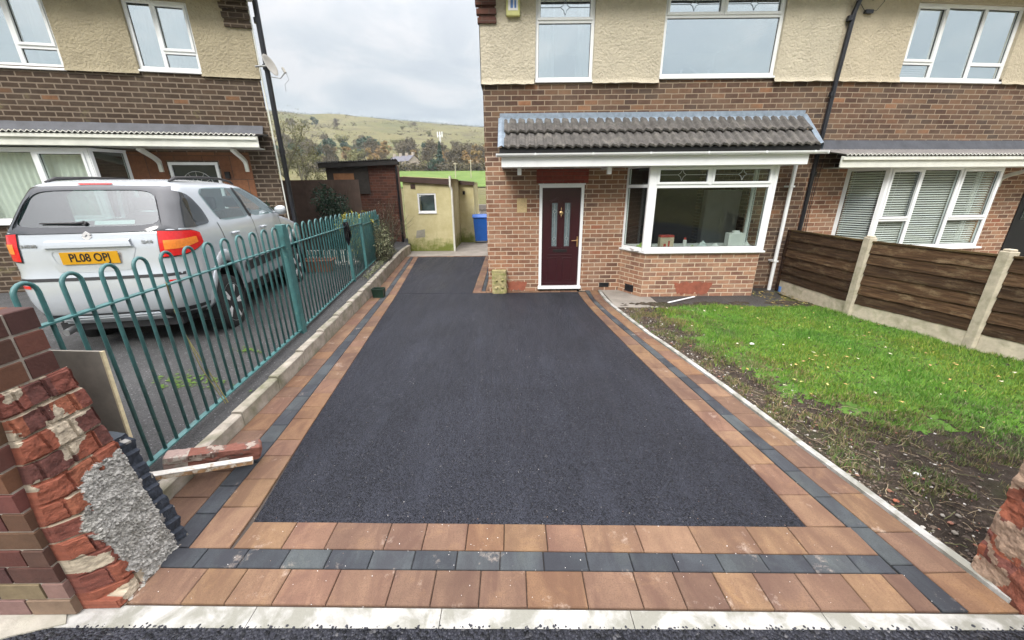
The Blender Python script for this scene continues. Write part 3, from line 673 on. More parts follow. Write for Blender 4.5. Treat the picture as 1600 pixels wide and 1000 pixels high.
for i in range(90):
    x, y = gr.uniform(2.5, 5.4), gr.uniform(2.6, 6)
    if not inpoly(x, y, LAWN): continue
    a = gr.uniform(0, 6.28); r = gr.uniform(.01, .022); z = lawnz(x, y) + .03
    m.add([(x + math.cos(a + t) * r * k, y + math.sin(a + t) * r * k, z + gr.uniform(-.006, .008)) for t, k in ((0, 1.3), (1.3, .7), (3.14, 1.2), (4.8, .7))], [(0, 1, 2, 3)], gr.choice([(.5, .33, .12), (.35, .22, .1), (.6, .55, .4), (.45, .42, .15)]))
tag(m.build('fallen_leaves', 'chips'), 'fallen tan leaves scattered over the lawn', 'leaves', kind='stuff')
m = MB()      # crumbs on asphalt and paving
for i in range(420):
    x, y = gr.uniform(-1.9, 2.1), gr.uniform(1.3, 4.5) if gr.random() < .7 else gr.uniform(1.3, 1.9)
    r = gr.uniform(.001, .0028); chip(m, x, y, .008 + (r * .3 if not (1.8 < y) else -.006), r, gr.choice([(.75, .73, .7), (.5, .48, .45), (.3, .2, .15)]))
for i in range(260):
    x = gr.uniform(-2.1, 2.4); r = gr.uniform(.003, .0075); chip(m, x, L4(x) + gr.gauss(-.010, .006), r * .4 - .006, r, (.03, .032, .04))
tag(m.build('grit', 'chips'), 'white mortar grit and loose black stone chippings on the paving', 'grit', kind='stuff')

# ------------------------------------------------------------------ houses
def wall_holes(m, x0, x1, z0, z1, y, holes, rev=.1, back=True):
    """front wall sheet at y facing -y with holes (hx0,hx1,hz0,hz1) and reveals of depth rev"""
    X = sorted({x0, x1, *[h[0] for h in holes], *[h[1] for h in holes]}); Z = sorted({z0, z1, *[h[2] for h in holes], *[h[3] for h in holes]})
    X = [x for x in X if x0 <= x <= x1]; Z = [z for z in Z if z0 <= z <= z1]
    for a, b in zip(X, X[1:]):
        for c, d in zip(Z, Z[1:]):
            cx_, cz = (a + b) / 2, (c + d) / 2
            if any(h[0] < cx_ < h[1] and h[2] < cz < h[3] for h in holes): continue
            m.add([(a, y, c), (b, y, c), (b, y, d), (a, y, d)], [(0, 1, 2, 3)])
    for h in holes:
        a, b = max(h[0], x0), min(h[1], x1); c, d = max(h[2], z0), min(h[3], z1)
        if c >= d: continue
        for q in ([(a, y, c), (a, y, d), (a, y + rev, d), (a, y + rev, c)], [(b, y, c), (b, y + rev, c), (b, y + rev, d), (b, y, d)],
                  [(a, y, c), (a, y + rev, c), (b, y + rev, c), (b, y, c)], [(a, y, d), (b, y, d), (b, y + rev, d), (a, y + rev, d)]):
            if q[0][2] == q[2][2] and ((q[0][2] == z1 and z1 != h[3]) or (q[0][2] == z0 and z0 != h[2])): continue
            m.add(q, [(0, 1, 2, 3)])
def fbox(m, M, a, b):     # axis box in a frame given by M
    x0, y0, z0 = a; x1, y1, z1 = b
    m.tbox((abs(x1 - x0), abs(y1 - y0), abs(z1 - z0)), M @ Matrix.Translation(((x0 + x1) / 2, (y0 + y1) / 2, (z0 + z1) / 2)))
def window(par, M, w_, h, cells, glassm='glass_up', fr=.055, dep=.07, name='window', sill=True, framemat='upvc', lead=(), opener=(), silld=.12, sillx=.05, glz=None):
    """M: places lower left front corner; local x right, z up, y into wall. cells: list of (x0,x1,z0,z1) light openings (fractions)"""
    m = MB()
    fbox(m, M, (0, 0, 0), (w_, dep, fr)); fbox(m, M, (0, 0, h - fr), (w_, dep, h)); fbox(m, M, (0, 0, fr), (fr, dep, h - fr)); fbox(m, M, (w_ - fr, 0, fr), (w_, dep, h - fr))
    xs = set(); 
    for (a, b, c, d) in cells:
        # mullion/transom bars around each light
        if a > 0: fbox(m, M, (a * w_ - fr * .5, -.001, max(fr, c * h)), (a * w_ + fr * .5, dep - .002, min(h - fr, d * h)))
        if c > 0: fbox(m, M, (max(fr, a * w_), .0005, c * h - fr * .5), (min(w_ - fr, b * w_), dep - .003, c * h + fr * .5))
    for k in opener:      # opening sash frames stand proud
        a, b, c, d = cells[k]; t = .04
        x0 = a * w_ + (fr if a == 0 else fr * .5) - .014; x1 = b * w_ - (fr if b == 1 else fr * .5) + .014; z0 = c * h + (fr if c == 0 else fr * .5) - .014; z1 = d * h - (fr if d == 1 else fr * .5) + .014
        fbox(m, M, (x0, -.018, z0), (x1, .02, z0 + t)); fbox(m, M, (x0, -.018, z1 - t), (x1, .02, z1)); fbox(m, M, (x0, -.018, z0 + t), (x0 + t, .02, z1 - t)); fbox(m, M, (x1 - t, -.018, z0 + t), (x1, .02, z1 - t))
    f = m.build(name, framemat, par); bevel(f, .004)
    g = MB(); fbox(g, M, (fr * .5, .03, fr * .5), (w_ - fr * .5, .034, h - fr * .5)); g.build('pane', glassm, f)
    gk = MB()
    for i, (a, b, c, d) in enumerate(cells):       # dark rubber gasket lines round each light
        x0 = a * w_ + (fr if a == 0 else fr * .5); x1 = b * w_ - (fr if b == 1 else fr * .5); z0 = c * h + (fr if c == 0 else fr * .5); z1 = d * h - (fr if d == 1 else fr * .5)
        if i in opener: e_ = .026; x0 += e_ ; x1 -= e_; z0 += e_; z1 -= e_; 
        t = .007; yy = .024
        for A, B in (((x0, z0), (x1, z0 + t)), ((x0, z1 - t), (x1, z1)), ((x0, z0 + t), (x0 + t, z1 - t)), ((x1 - t, z0 + t), (x1, z1 - t))):
            fbox(gk, M, (A[0], yy, A[1]), (B[0], yy + .005, B[1]))
    gk.build('gasket', 'gasket', f)
    for k in lead:
        a, b, c, d = cells[k]; zc_ = (c + d) / 2 * h; xc = (a + b) / 2 * w_; L = MB(); t = .004
        x0, x1 = a * w_ + fr, b * w_ - fr; s_ = (d - c) * h * .2
        tr = M @ Matrix.Translation((0, .026, 0))
        def seg(p, q): L.bar(tr @ Vector((p[0], 0, p[1])), tr @ Vector((q[0], 0, q[1])), t, t * 1.8)
        seg((x0, zc_), (xc - s_, zc_)); seg((xc + s_, zc_), (x1, zc_))
        seg((xc - s_, zc_), (xc - s_ * .35, zc_ + s_ * .45)); seg((xc - s_ * .35, zc_ + s_ * .45), (xc, zc_ + s_ * 1.35)); seg((xc, zc_ + s_ * 1.35), (xc + s_ * .35, zc_ + s_ * .45)); seg((xc + s_ * .35, zc_ + s_ * .45), (xc + s_, zc_))
        seg((xc - s_, zc_), (xc - s_ * .35, zc_ - s_ * .45)); seg((xc - s_ * .35, zc_ - s_ * .45), (xc, zc_ - s_ * 1.35)); seg((xc, zc_ - s_ * 1.35), (xc + s_ * .35, zc_ - s_ * .45)); seg((xc + s_ * .35, zc_ - s_ * .45), (xc + s_, zc_))
        L.build('lead_pattern', 'leadline' if glassm == 'glass_bay' else 'leadline_up', f)
    if sill:
        m = MB(); fbox(m, M, (-sillx, -silld + .06, -.035), (w_ + sillx, .07, -.0015)); bevel(m.build('sill', framemat, f), .006)
    return f
T = Matrix.Translation
def curtain(par, x0, x1, z0, z1, y, mat='curtain', n=8, amp=.02):
    m = MB(); m.sheet(lambda u, v: (x0 + (x1 - x0) * u + .015 * math.sin(v * 5 + u * 9) * v, y + amp * math.sin(u * n * 6.283 + math.sin(v * 3)), z1 + (z0 - z1) * v), n * 10, 10)
    return m.build('curtain', mat, par, smooth=True)
def blind(par, x0, x1, z0, z1, y, pitch=.05, mat='blind', M=None):
    m = MB(); z = z0; M = M or Matrix()
    while z < z1:
        fr_ = M @ T(((x0 + x1) / 2, y, z)) @ Matrix.Rotation(R_(38), 4, 'X'); m.tbox((x1 - x0, pitch * .8, .0025), fr_); z += pitch
    for k in (.12, .88): m.bar(M @ Vector((x0 + (x1 - x0) * k, y, z0)), M @ Vector((x0 + (x1 - x0) * k, y, z1)), .003, .003)
    return m.build('blind', mat, par)
def shell(par, x0, x1, depth, zt, wallm, rmat, zsplit, x_in=None, shear=0.):
    """side and back walls, interior floors and roof for a house whose front is at y=0"""
    m = MB()
    def S(x, y): return x - shear * y
    def q(a, b, z0, z1, flip=False):
        vs = [(S(*a), a[1], z0), (S(*b), b[1], z0), (S(*b), b[1], z1), (S(*a), a[1], z1)]; m.add(vs, [(0, 1, 2, 3) if not flip else (3, 2, 1, 0)])
    q((x1, 0), (x1, depth), -.4, zsplit); q((x1, depth), (x0, depth), -.4, zsplit); q((x0, depth), (x0, 0), -.4, zsplit)
    m.build('wall', wallm, par, uv=True)
    m = MB(); zs = zsplit; 
    def q2(a, b): 
        m.add([(S(*a), a[1], zs), (S(*b), b[1], zs), (S(*b), b[1], zt), (S(*a), a[1], zt)], [(0, 1, 2, 3)])
    q2((x1 + .03, -.03), (x1 + .03, depth)); q2((x1, depth + .03), (x0, depth + .03)); q2((x0 - .03, depth), (x0 - .03, -.03))
    m.build('wall', rmat, par)
    i = MB()
    for z in (.02, 2.6, 2.72, zt - .02): i.add([(S(x0 + .05, .12), .12, z), (S(x1 - .05, .12), .12, z), (S(x1 - .05, depth - .1), depth - .1, z), (S(x0 + .05, depth - .1), depth - .1, z)], [(0, 1, 2, 3)])
    i.add([(S(x0 + .05, 3.6), 3.6, 0), (S(x1 - .05, 3.6), 3.6, 0), (S(x1 - .05, 3.6), 3.6, zt), (S(x0 + .05, 3.6), 3.6, zt)], [(0, 1, 2, 3)])
    i.build('interior', 'interior', par)
    r = MB(); ov = .35; ym = depth / 2; zr = zt + 2.2; xa, xb = x0 - .1, x1 + .1
    def P(x, y, z): return (S(x, y), y, z)
    t = .12
    for dz in (0, t):
        r.add([P(xa, -ov, zt - .1 + dz), P(xb, -ov, zt - .1 + dz), P(xb, ym, zr + dz), P(xa, ym, zr + dz)], [(0, 1, 2, 3)])
        r.add([P(xb, depth + ov, zt - .1 + dz), P(xa, depth + ov, zt - .1 + dz), P(xa, ym, zr + dz), P(xb, ym, zr + dz)], [(0, 1, 2, 3)])
    for x in (xa, xb): r.add([P(x, -ov, zt - .1), P(x, -ov, zt - .1 + t), P(x, ym, zr + t), P(x, depth + ov, zt - .1 + t), P(x, depth + ov, zt - .1), P(x, ym, zr)], [(0, 1, 2, 5), (5, 2, 3, 4)])
    r.add([P(xa, -ov, zt - .1), P(xb, -ov, zt - .1), P(xb, -ov, zt - .1 + t), P(xa, -ov, zt - .1 + t)], [(0, 1, 2, 3)])
    rf = r.build('roof', 'tile', par)
    g = MB()
    for x in (x0, x1): g = MB(); g.add([P(x, 0, zt), P(x, depth, zt), P(x, ym, zr)], [(0, 1, 2)]); g.build('gable', rmat, par)
    s_ = MB(); s_.add([P(xa, -ov, zt - .102), P(xb, -ov, zt - .102), P(xb, .0, zt - .102), P(xa, .0, zt - .102)], [(3, 2, 1, 0)]); s_.build('soffit', 'upvc_old', rf)
    gt = MB(); gt.tube([P(xa, -ov - .05, zt - .06), P(xb, -ov - .05, zt - .06)], .055, 10); gt.build('gutter', 'black_pvc', rf)
def render_lip(par, x0, x1, z, mat, y=0, jag=.012, flare=.05, h=1.2, ztop=None, holes=()):
    """upper rendered wall skin with a bell-cast foot at z"""
    m = MB(); wall_holes(m, x0, x1, z + .09, ztop, y - .03, holes, .12)
    n = int((x1 - x0) / .04)
    hs = [h_ for h_ in holes if h_[2] < z + .1]
    def f(u, v):
        x = x0 + (x1 - x0) * u; j = jag * fb(x * 7, z) * (1 - v)
        return (x, y - .03 - flare * (1 - v) ** 2, z + .09 * v + j)
    vs = [f(i / n, j / 4) for j in range(5) for i in range(n + 1)]; fs = []
    for j in range(4):
        for i in range(n):
            x = x0 + (x1 - x0) * (i + .5) / n
            if any(h_[0] < x < h_[1] for h_ in hs): continue
            fs.append((j * (n + 1) + i, j * (n + 1) + i + 1, (j + 1) * (n + 1) + i + 1, (j + 1) * (n + 1) + i))
    m.add(vs, fs)
    vs = [f(i / n, 0) for i in range(n + 1)] + [(f(i / n, 0)[0], y, f(i / n, 0)[2] + .01) for i in range(n + 1)]
    m.add(vs, [(i + 1, i, n + 1 + i, n + 2 + i) for i in range(n) if not any(h_[0] < x0 + (x1 - x0) * (i + .5) / n < h_[1] for h_ in hs)])
    return m.build('render_wall', mat, par)

# ---- main house (front at local y=0; measured coordinates scaled about the eye height)
K = .961
H1 = empty('semi_detached_house', (0, 7.65 * K, 1.95 * (1 - K)), 0, 'brick and cream rendered house with dark red front door and tiled canopy', 'house', 'semi detached houses')
H1.scale = (K, K, K)
W1 = (.446, 1.44, 3.655, 4.97); W2 = (2.60, 4.60, 3.69, 4.97)
DR = (.55, 1.40, -.2, 1.985)
XL, XR, ZR = -.47, 5.6, 3.64
BAYH = (2.25, 4.62, .8, 2.32)
m = MB(); wall_holes(m, XL, XR, -.3, ZR + .05, 0, [DR, BAYH], .11); m.build('wall', 'brick_main', H1, uv=True)
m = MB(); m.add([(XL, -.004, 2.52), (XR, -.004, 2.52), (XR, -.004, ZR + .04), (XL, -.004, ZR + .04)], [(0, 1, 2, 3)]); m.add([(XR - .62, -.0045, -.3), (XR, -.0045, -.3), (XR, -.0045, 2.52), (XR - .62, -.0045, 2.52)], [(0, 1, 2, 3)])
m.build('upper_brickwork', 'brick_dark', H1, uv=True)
render_lip(H1, XL - .02, XR, ZR, 'render_main', ztop=5.1, holes=[W1, W2])
shell(H1, XL, XR, 7.5, 5.1, 'brick_dark', 'render_main', ZR)
m = MB()      # brick quoin corbels under the eaves
for k in range(5):
    z = 4.53 + k * .12; m.box((XL - .05 - .015 * k, -.07 - .012 * k, z), (XL + .26, .02, z + .075)); m.box((XL - .03, -.05, z + .075), (XL + .24, .02, z + .12))
m.build('corbel', 'brick_old', H1, uv=True)
f = window(H1, T((W1[0], .02, W1[2] + .045)), W1[1] - W1[0], W1[3] - W1[2] - .045, [(0, 1, 0, .685), (0, 1, .685, 1)], opener=(1,), lead=(1,), name='window', silld=.13, sillx=0)
curtain(f, .5, .78, 3.7, 4.9, .16, n=3); curtain(f, 1.18, 1.4, 3.7, 4.9, .16, n=3)
f = window(H1, T((W2[0], .02, W2[2] + .045)), W2[1] - W2[0], W2[3] - W2[2] - .045, [(0, 1, 0, .72), (0, .49, .72, 1), (.49, 1, .72, 1)], opener=(1, 2), lead=(1, 2), name='window', silld=.13, sillx=0)
o = MB()      # small ornaments on the upstairs window ledge
for x, s_ in ((3.06, .07), (3.55, .08)): o.lathe([(.02, 0), (s_ * .4, .03), (s_ * .5, .07), (.015, .11), (.03, .14)], T((x, .2, 3.75)), 10)
o.bar((3.2, .2, 3.93), (3.5, .2, 3.76), .012, .012); o.bar((3.6, .2, 3.76), (4.1, .2, 3.98), .012, .012); o.build('ornament', 'white', f)
# bay window
bx0, bx1, by = 2.49, 4.63, -.55
pts = [(2.19, 0), (bx0, by), (bx1, by), (bx1 + .02, 0)]
m = MB()
for a, b in zip(pts, pts[1:]): m.add([(a[0], a[1], -.3), (b[0], b[1], -.3), (b[0], b[1], .78), (a[0], a[1], .78)], [(0, 1, 2, 3)])
m.add([(p[0], p[1], .78) for p in pts], [(0, 1, 2, 3)]); m.build('bay_wall', 'brick_bay', H1, uv=True)
m = MB(); m.add([(p[0], p[1], 2.33) for p in pts], [(0, 1, 2, 3)]); m.build('bay_ceiling', 'interior', H1)
bh = 2.31 - .8
f = window(H1, T((bx0 + .02, by, .8)), bx1 - bx0 - .02, bh, [(0, 1, 0, .76), (0, .47, .76, 1), (.47, 1, .76, 1)], 'glass_bay', fr=.075, opener=(1, 2), lead=(1, 2), name='bay_window', silld=.12, sillx=.06)
for (p, q, cs) in (((2.19, .02), (bx0 - .01, by), [(0, 1, 0, .76), (0, 1, .76, 1)]), ((bx1, by + .01), (bx1 + .02, .0), [(0, 1, 0, .76), (0, 1, .76, 1)])):
    d = Vector((q[0] - p[0], q[1] - p[1], 0)); an = math.atan2(d.y, d.x)
    window(H1, T((p[0], p[1], .8)) @ Matrix.Rotation(an, 4, 'Z'), d.length, bh, cs, 'glass_side', fr=.055, name='bay_window', silld=.10, sillx=.02)
m = MB(); m.box((bx0 - .06, by - .012, .801), (bx0 + .05, by + .06, 2.312)); bevel(m.build('corner_post', 'upvc', H1), .01)
m = MB(); m.box((bx1 - .015, by - .012, .801), (bx1 + .05, by + .06, 2.312)); bevel(m.build('corner_post', 'upvc', H1), .01)
m = MB(); m.box((2.3, -.48, .80), (4.6, .25, .83)); m.build('window_board', 'white', H1)
m = MB(); m.tbox((1., .02, .25), T((4.1, .9, 2.0))); 
# canopy over door and bay
m = MB(); CX0, CX1 = -.2, 5.12; ys, ye = -.83, 0.0; zs_, ze = 2.53, 3.08
m.box((CX0 + .05, -.75, 2.27), (CX1 - .12, -.725, 2.47)); m.box((CX0 + .05, -.725, 2.27), (CX0 + .075, 0, 2.47)); m.box((CX1 - .145, -.725, 2.27), (CX1 - .12, 0, 2.47))
m.box((CX0 + .08, -.72, 2.275), (CX1 - .15, -.001, 2.29)); can = empty('canopy'); can.parent = H1
bevel(m.build('fascia', 'upvc', can), .003)
m = MB()      # half round gutter with brackets
gy, gz = -.80, 2.475
prof = [(gy + .055 * math.cos(t), gz + .05 * math.sin(t)) for t in [math.pi + i * math.pi / 10 for i in range(11)]] + [(gy + .047 * math.cos(t), gz + .042 * math.sin(t)) for t in [2 * math.pi - i * math.pi / 10 for i in range(11)]]
m.prism(prof, 'x', CX0 - .03, CX1 + .12)
for x in (.4, 1.35, 2.3, 3.25, 4.2, 5.0): m.box((x, gy - .062, gz - .03), (x + .025, gy - .05, gz + .004))
m.box((CX0 - .036, gy - .055, gz - .05), (CX0 - .03, gy + .05, gz)); m.box((CX1 + .12, gy - .055, gz - .05), (CX1 + .126, gy + .05, gz))
m.build('gutter', 'upvc', can)
m = MB()
slope = Vector((0, ye - ys, ze - zs_)); sl = slope.length; sn = slope.normalized(); nrm = Vector((0, -sn.z, sn.y))
def tilef(row):
    def f(u, v):
        x = CX0 + .1 + (CX1 - CX0 - .15) * u; p = x / .15 % 1
        hgt_ = .016 * math.sin(p * 2 * math.pi) + .008 * math.sin(4 * math.pi * p + .5)
        s0 = row * sl * .5 - .03 * (row > 0); s_ = s0 + (sl * .5 + .0) * v
        b = Vector((x + .2 * u * s_ / sl, ys, zs_)) + sn * s_ + nrm * (.03 + hgt_ + (.046 * (1 - v)) + .014 * row)
        return tuple(b)
    return f
for row in (0, 1):
    f_ = tilef(row); m.sheet(f_, 560, 8)
    n_ = 560; vs = [f_(i / n_, 0) for i in range(n_ + 1)]; lo = [(a[0], a[1] + .01, a[2] - .03) for a in vs]
    m.add(vs + lo, [(i, n_ + 1 + i, n_ + 2 + i, i + 1) for i in range(n_)])
for k in range(36):      # joints between single tiles
    x = CX0 + .1 + k * .15 + .11
    if x > CX1 - .06: break
m.build('tiles', 'tile', can)
m = MB(); m.box((CX0 + .02, ys + .01, zs_ - .05), (CX1 - .02, ys + .02, zs_ + .03))
for x in (CX0 + .06, CX1 - .06): m.prism([(ys + .02, zs_ - .04), (0, zs_ - .04), (0, ze), (ys + .02, zs_ + .02)], 'x', x, x + .015)
m.build('underside', 'black', can)
m = MB()      # lead flashing along the wall and both verges
m.sheet(lambda u, v: (CX0 + (CX1 + .19 - CX0) * u, -.165 + .155 * v - .0, 3.015 + .1 * v + .012 * math.sin(u * 220) * (1 - v) + .006 * fb(u * 30, v * 3)), 300, 6)
m.box((CX0 + .02, -.012, 3.1), (CX1 + .17, -.006, 3.2))
def ver(x0, x1): m.sheet(lambda u, v: tuple(Vector((x0 + (x1 - x0) * u + (.2 * v if x0 > 1 else 0), ys - .0, zs_)) + sn * (sl * v) + nrm * (.075 - .03 * abs(u - .5) * 2 + .004 * fb(u, v * 9))), 4, 20)
ver(CX0 - .005, CX0 + .12); ver(CX1 - .07, CX1 + .02)
for x, k_ in ((CX0 - .006, 0), (CX1 + .018, .2)): m.add([(x, ys, zs_ + .06), (x, ys, zs_ - .05), (x + k_, 0, ze - .1), (x + k_, 0, ze + .06)], [(0, 1, 2, 3)])
m.build('flashing', 'lead', can)
for x in (.12, 1.68):
    m = MB(); m.box((x, -.6, 2.15), (x + .07, -.53, 2.275)); m.box((x + .01, -.53, 2.235), (x + .06, 0, 2.275)); bevel(m.build('bracket', 'upvc', can), .005)
m = MB(); m.tube([(5.235, -.14, 2.42), (5.235, -.14, -.08)], .034, 12)
for z in (.5, 1.9): m.box((5.19, -.18, z), (5.28, 0, z + .03))
m.build('downpipe', 'upvc', H1, smooth=False)
# front door
m = MB(); x0, x1, zt = .55, 1.40, 1.985
m.box((x0, -.03, .03), (x0 + .055, .05, zt)); m.box((x1 - .055, -.03, .03), (x1, .05, zt)); m.box((x0 + .055, -.03, zt - .05), (x1 - .055, .05, zt)); m.box((x0 - .015, -.06, -.03), (x1 + .015, .05, .028)); m.box((x0 - .02, -.035, zt), (x1 + .02, .0, zt + .025))
dfr = m.build('door_frame', 'upvc', H1); bevel(dfr, .004)
dx0, dx1 = x0 + .058, x1 - .058; dz0, dz1 = .032, zt - .052
door = empty('front_door'); door.parent = H1
m = MB(); gx = [(dx0 + .19, dx0 + .295), (dx1 - .295, dx1 - .19)]
wall_holes(m, dx0, dx1, dz0, dz1, .012, [(a, b, .83, 1.66) for a, b in gx], .03); m.box((dx0, .045, dz0), (dx1, .05, dz1))
def mould(P_, t=.014, cl=True):
    n = len(P_)
    for i in range(n if cl else n - 1):
        a, b = P_[i], P_[(i + 1) % n]; m.bar((a[0], .008, a[1]), (b[0], .008, b[1]), t, .014, up=(0, 1, 0))
for a, b in gx:
    s_ = 1 if a < 1 else -1
    a2, b2 = a - .02, b + .02
    top = [(a2, 1.68), (b2, 1.74)] if s_ > 0 else [(a2, 1.74), (b2, 1.68)]
    mould([(a2, .81), (b2, .81), top[1], top[0]]); mould([(a2 - .03, .80), (b2 + .03, .80)], .02, False); mould([(top[0][0] - .03, top[0][1] + .01), (top[1][0] + .03 * (s_ < 0), top[1][1] + .015)], .02, False)
for a, b in ((dx0 + .12, dx0 + .31), (dx1 - .31, dx1 - .12)):
    mould([(a, .14), (b, .14), (b, .60), (a, .60)], .01)
mould([(dx0 + .12, .66), (dx1 - .12, .66)], .012, False); mould([(dx0 + .03, .09), (dx1 - .03, .09)], .02, False)
bevel(m.build('door_leaf', 'door_red', door), .003)
m = MB()
for a, b in gx: m.box((a, .022, .83), (b, .027, 1.66))
m.build('pane', 'doorglass', door)
m = MB()
for a, b in gx:
    c_ = (a + b) / 2
    for z in (.98, 1.5): m.tube([(c_ + .03 * math.cos(t), .02, z + .03 * math.sin(t)) for t in [i * math.pi / 8 for i in range(17)]], .003, 5)
    m.tube([(c_, .02, .85), (c_, .02, .95)], .003, 5); m.tube([(c_, .02, 1.01), (c_, .02, 1.47)], .003, 5); m.tube([(c_, .02, 1.53), (c_, .02, 1.64)], .003, 5)
m.build('lead_pattern', 'leadline', door)
m = MB(); cxm = (dx0 + dx1) / 2
m.lathe([(.001, 0), (.034, .002), (.04, .01), (.03, .018), (.001, .02)], T((cxm, -.002, 1.47)) @ Matrix.Rotation(R_(90), 4, 'X'), 16); m.tube([(cxm, -.008, 1.5), (cxm, -.012, 1.545), (cxm, -.006, 1.585)], [.012, .008, .002], 8); m.tube([(cxm, -.012, 1.44), (cxm, -.014, 1.41), (cxm, -.006, 1.385)], [.012, .009, .003], 8)
m.build('knocker', 'brass', door, smooth=True)
m = MB(); m.tube([(cxm - .02, -.021, 1.45), (cxm - .012, -.026, 1.482), (cxm + .012, -.026, 1.482), (cxm + .02, -.021, 1.45)], .003, 6); m.build('knocker_ring', 'numblack', door)
m = MB(); m.box((cxm - .14, -.0, .715), (cxm + .14, .011, .77)); bevel(m.build('letterbox', 'numblack', door), .004)
m = MB(); m.box((dx1 - .045, -.004, .82), (dx1 - .015, .011, 1.02)); m.tube([(dx1 - .03, 0, .95), (dx1 - .03, -.045, .95), (dx1 - .15, -.047, .945)], .009, 8); m.lathe([(.006, 0), (.009, .01), (.001, .012)], T((dx1 - .03, -.004, .86)) @ Matrix.Rotation(R_(90), 4, 'X'), 10); m.build('handle', 'brass', door)
m = MB(); m.box((.49, -.009, 2.02), (1.47, 0, 2.262)); m.build('soldier_course', 'soldier', H1, uv=True)
for a in ((1.8, 2.0, -.008, .08), ): 
    m = MB(); m.box((a[0], -.006, a[2]), (a[1], 0.0, a[3])); 
    for k in range(5): m.box((a[0] + .01, -.014, a[2] + .008 + k * .016), (a[1] - .01, -.004, a[2] + .016 + k * .016))
    m.build('air_vent', 'black_pvc', H1)
M_ = T((2.19 + .5 * .3, -.5 * .55, .03)) @ Matrix.Rotation(math.atan2(-.55, .3), 4, 'Z'); m = MB(); fbox(m, M_, (-.11, -.008, -.06), (.11, 0, .075))
for k in range(6): fbox(m, M_, (-.10, -.016, -.05 + k * .021), (.10, -.006, -.04 + k * .021))
m.build('air_vent', 'black_pvc', H1)
def smear(x0, x1, z0, z1, y, mat):    # ragged painted repair on the bricks
    m = MB(); P_ = []
    for i in range(16): P_.append((x0 + (x1 - x0) * i / 15, z1 + .035 * fb(i * .7, z1)))
    for i in range(16): t = 1 - i / 15; P_.append((x0 + .12 * (x1 - x0) + (x1 - x0) * .76 * t, z0 + .06 * fb(i * .9, z0, 3)))
    m.prism(P_, 'y', y, y - .004); return m.build('red_repair', mat, H1)
smear(3.1, 3.85, -.02, .2, by - .0005, 'redpaint'); smear(-.1, .32, -.05, .12, -.0005, 'redpaint')
m = MB(); m.box((.12, -.004, 1.49), (.31, 0, 1.75)); m.build('cement_patch', 'plaque', H1)
# alarm box
ab = empty('alarm_box', (.06 * K, 7.65 * K - .03, 1.95 + (4.61 - 1.95) * K), 0, 'small pale yellow alarm box on the cream wall above the canopy', 'alarm box')
m = MB(); m.prism([(-.1, -.0), (.12, 0), (.12, .36), (-.1, .36)], 'y', -.075, .0); bevel(m.build('housing', 'alarm', ab), .015)
m = MB(); m.box((-.065, -.0775, .07), (.085, -.074, .3)); m.build('sign_panel', 'white', ab)
m = MB(); m.box((-.03, -.0795, .10), (.01, -.0765, .26)); m.box((.03, -.0795, .1), (.06, -.0765, .2)); m.build('blue_mark', 'blue_plastic', ab)
# ornaments and packets on the bay window board
ZB = 1.95 + (.83 - 1.95) * K
def sill_thing(name, label, cat, x, y, parts, group=None):
    e_ = empty(name, (x * K, (7.65 + y) * K, ZB), 0, label, cat, group)
    for pn, mm, mat in parts: mm.build(pn, mat, e_)
MT['card_cream'] = simple('card_cream', (.6, .5, .36), .7); MT['card_red'] = simple('card_red', (.5, .06, .04), .6); MT['cloth_green'] = simple('cloth_green', (.3, .42, .1), .9); MT['foil'] = simple('foil', (.55, .6, .6), .4)
a = MB().box((-.12, -.06, 0), (.12, .06, .2)); b = MB().box((-.121, -.062, .2), (.121, .062, .235)); c = MB().box((-.06, -.062, .03), (-.015, -.0605, .09)); c.box((.02, -.062, .02), (.05, -.0605, .14))
sill_thing('cardboard_box', 'cream and red cardboard box on the bay window board, left', 'box', 2.92, -.38, [('carton', a, 'card_cream'), ('lid', b, 'card_red'), ('printed_mark', c, 'card_red')])
a = MB().lathe([(.03, 0), (.032, .13), (.02, .15)], n=12); b = MB().lathe([(.022, .15), (.022, .18), (.005, .19)], n=12)
sill_thing('bottle', 'small white bottle with red cap behind the bay window glass', 'bottle', 3.28, -.38, [('bottle_body', a, 'white'), ('cap', b, 'card_red')])
a = MB().box((-.14, -.07, 0), (.14, .07, .26)); b = MB().box((-.05, -.03, .26), (.06, .03, .3))
sill_thing('white_carton', 'large plain white carton on the bay window board, right', 'carton', 4.22, -.36, [('carton_body', a, 'white'), ('carton_top', b, 'white')])
def heap(r, h, sd_):
    m = MB(); q = random.Random(sd_)
    m.sheet(lambda u, v: (r * (1 - v * .95) * math.cos(u * 6.283) * (1 + .35 * fb(u * 4, v * 3, sd_)), .6 * r * (1 - v * .95) * math.sin(u * 6.283) * (1 + .35 * fb(u * 4, v * 3, sd_ + 5)), h * v * (1 + .4 * fb(u * 5, v * 4, sd_))), 18, 8); return m
sill_thing('crumpled_cloth', 'crumpled green cloth in the angled left side of the bay', 'cloth', 2.52, -.22, [('cloth_fold', heap(.13, .08, 1), 'cloth_green')])
sill_thing('paper_bag', 'crumpled pale bag near the middle of the bay window board', 'bag', 3.62, -.38, [('bag_fold', heap(.13, .13, 4), 'foil')])
sill_thing('plastic_wrap', 'low crumpled clear wrap beside the small white bottle', 'packaging', 3.42, -.4, [('wrap_fold', heap(.09, .05, 9), 'cloth_green')])
sill_thing('tissue_packet', 'white tissue packet between the pale bag and the large carton', 'packet', 3.86, -.4, [('packet_fold', heap(.09, .09, 12), 'white')])
sill_thing('small_jar', 'tiny white jar at the left end of the bay board', 'jar', 2.68, -.42, [('jar_body', MB().lathe([(.03, 0), (.035, .03), (.03, .06), (.01, .065)], n=10), 'white')])
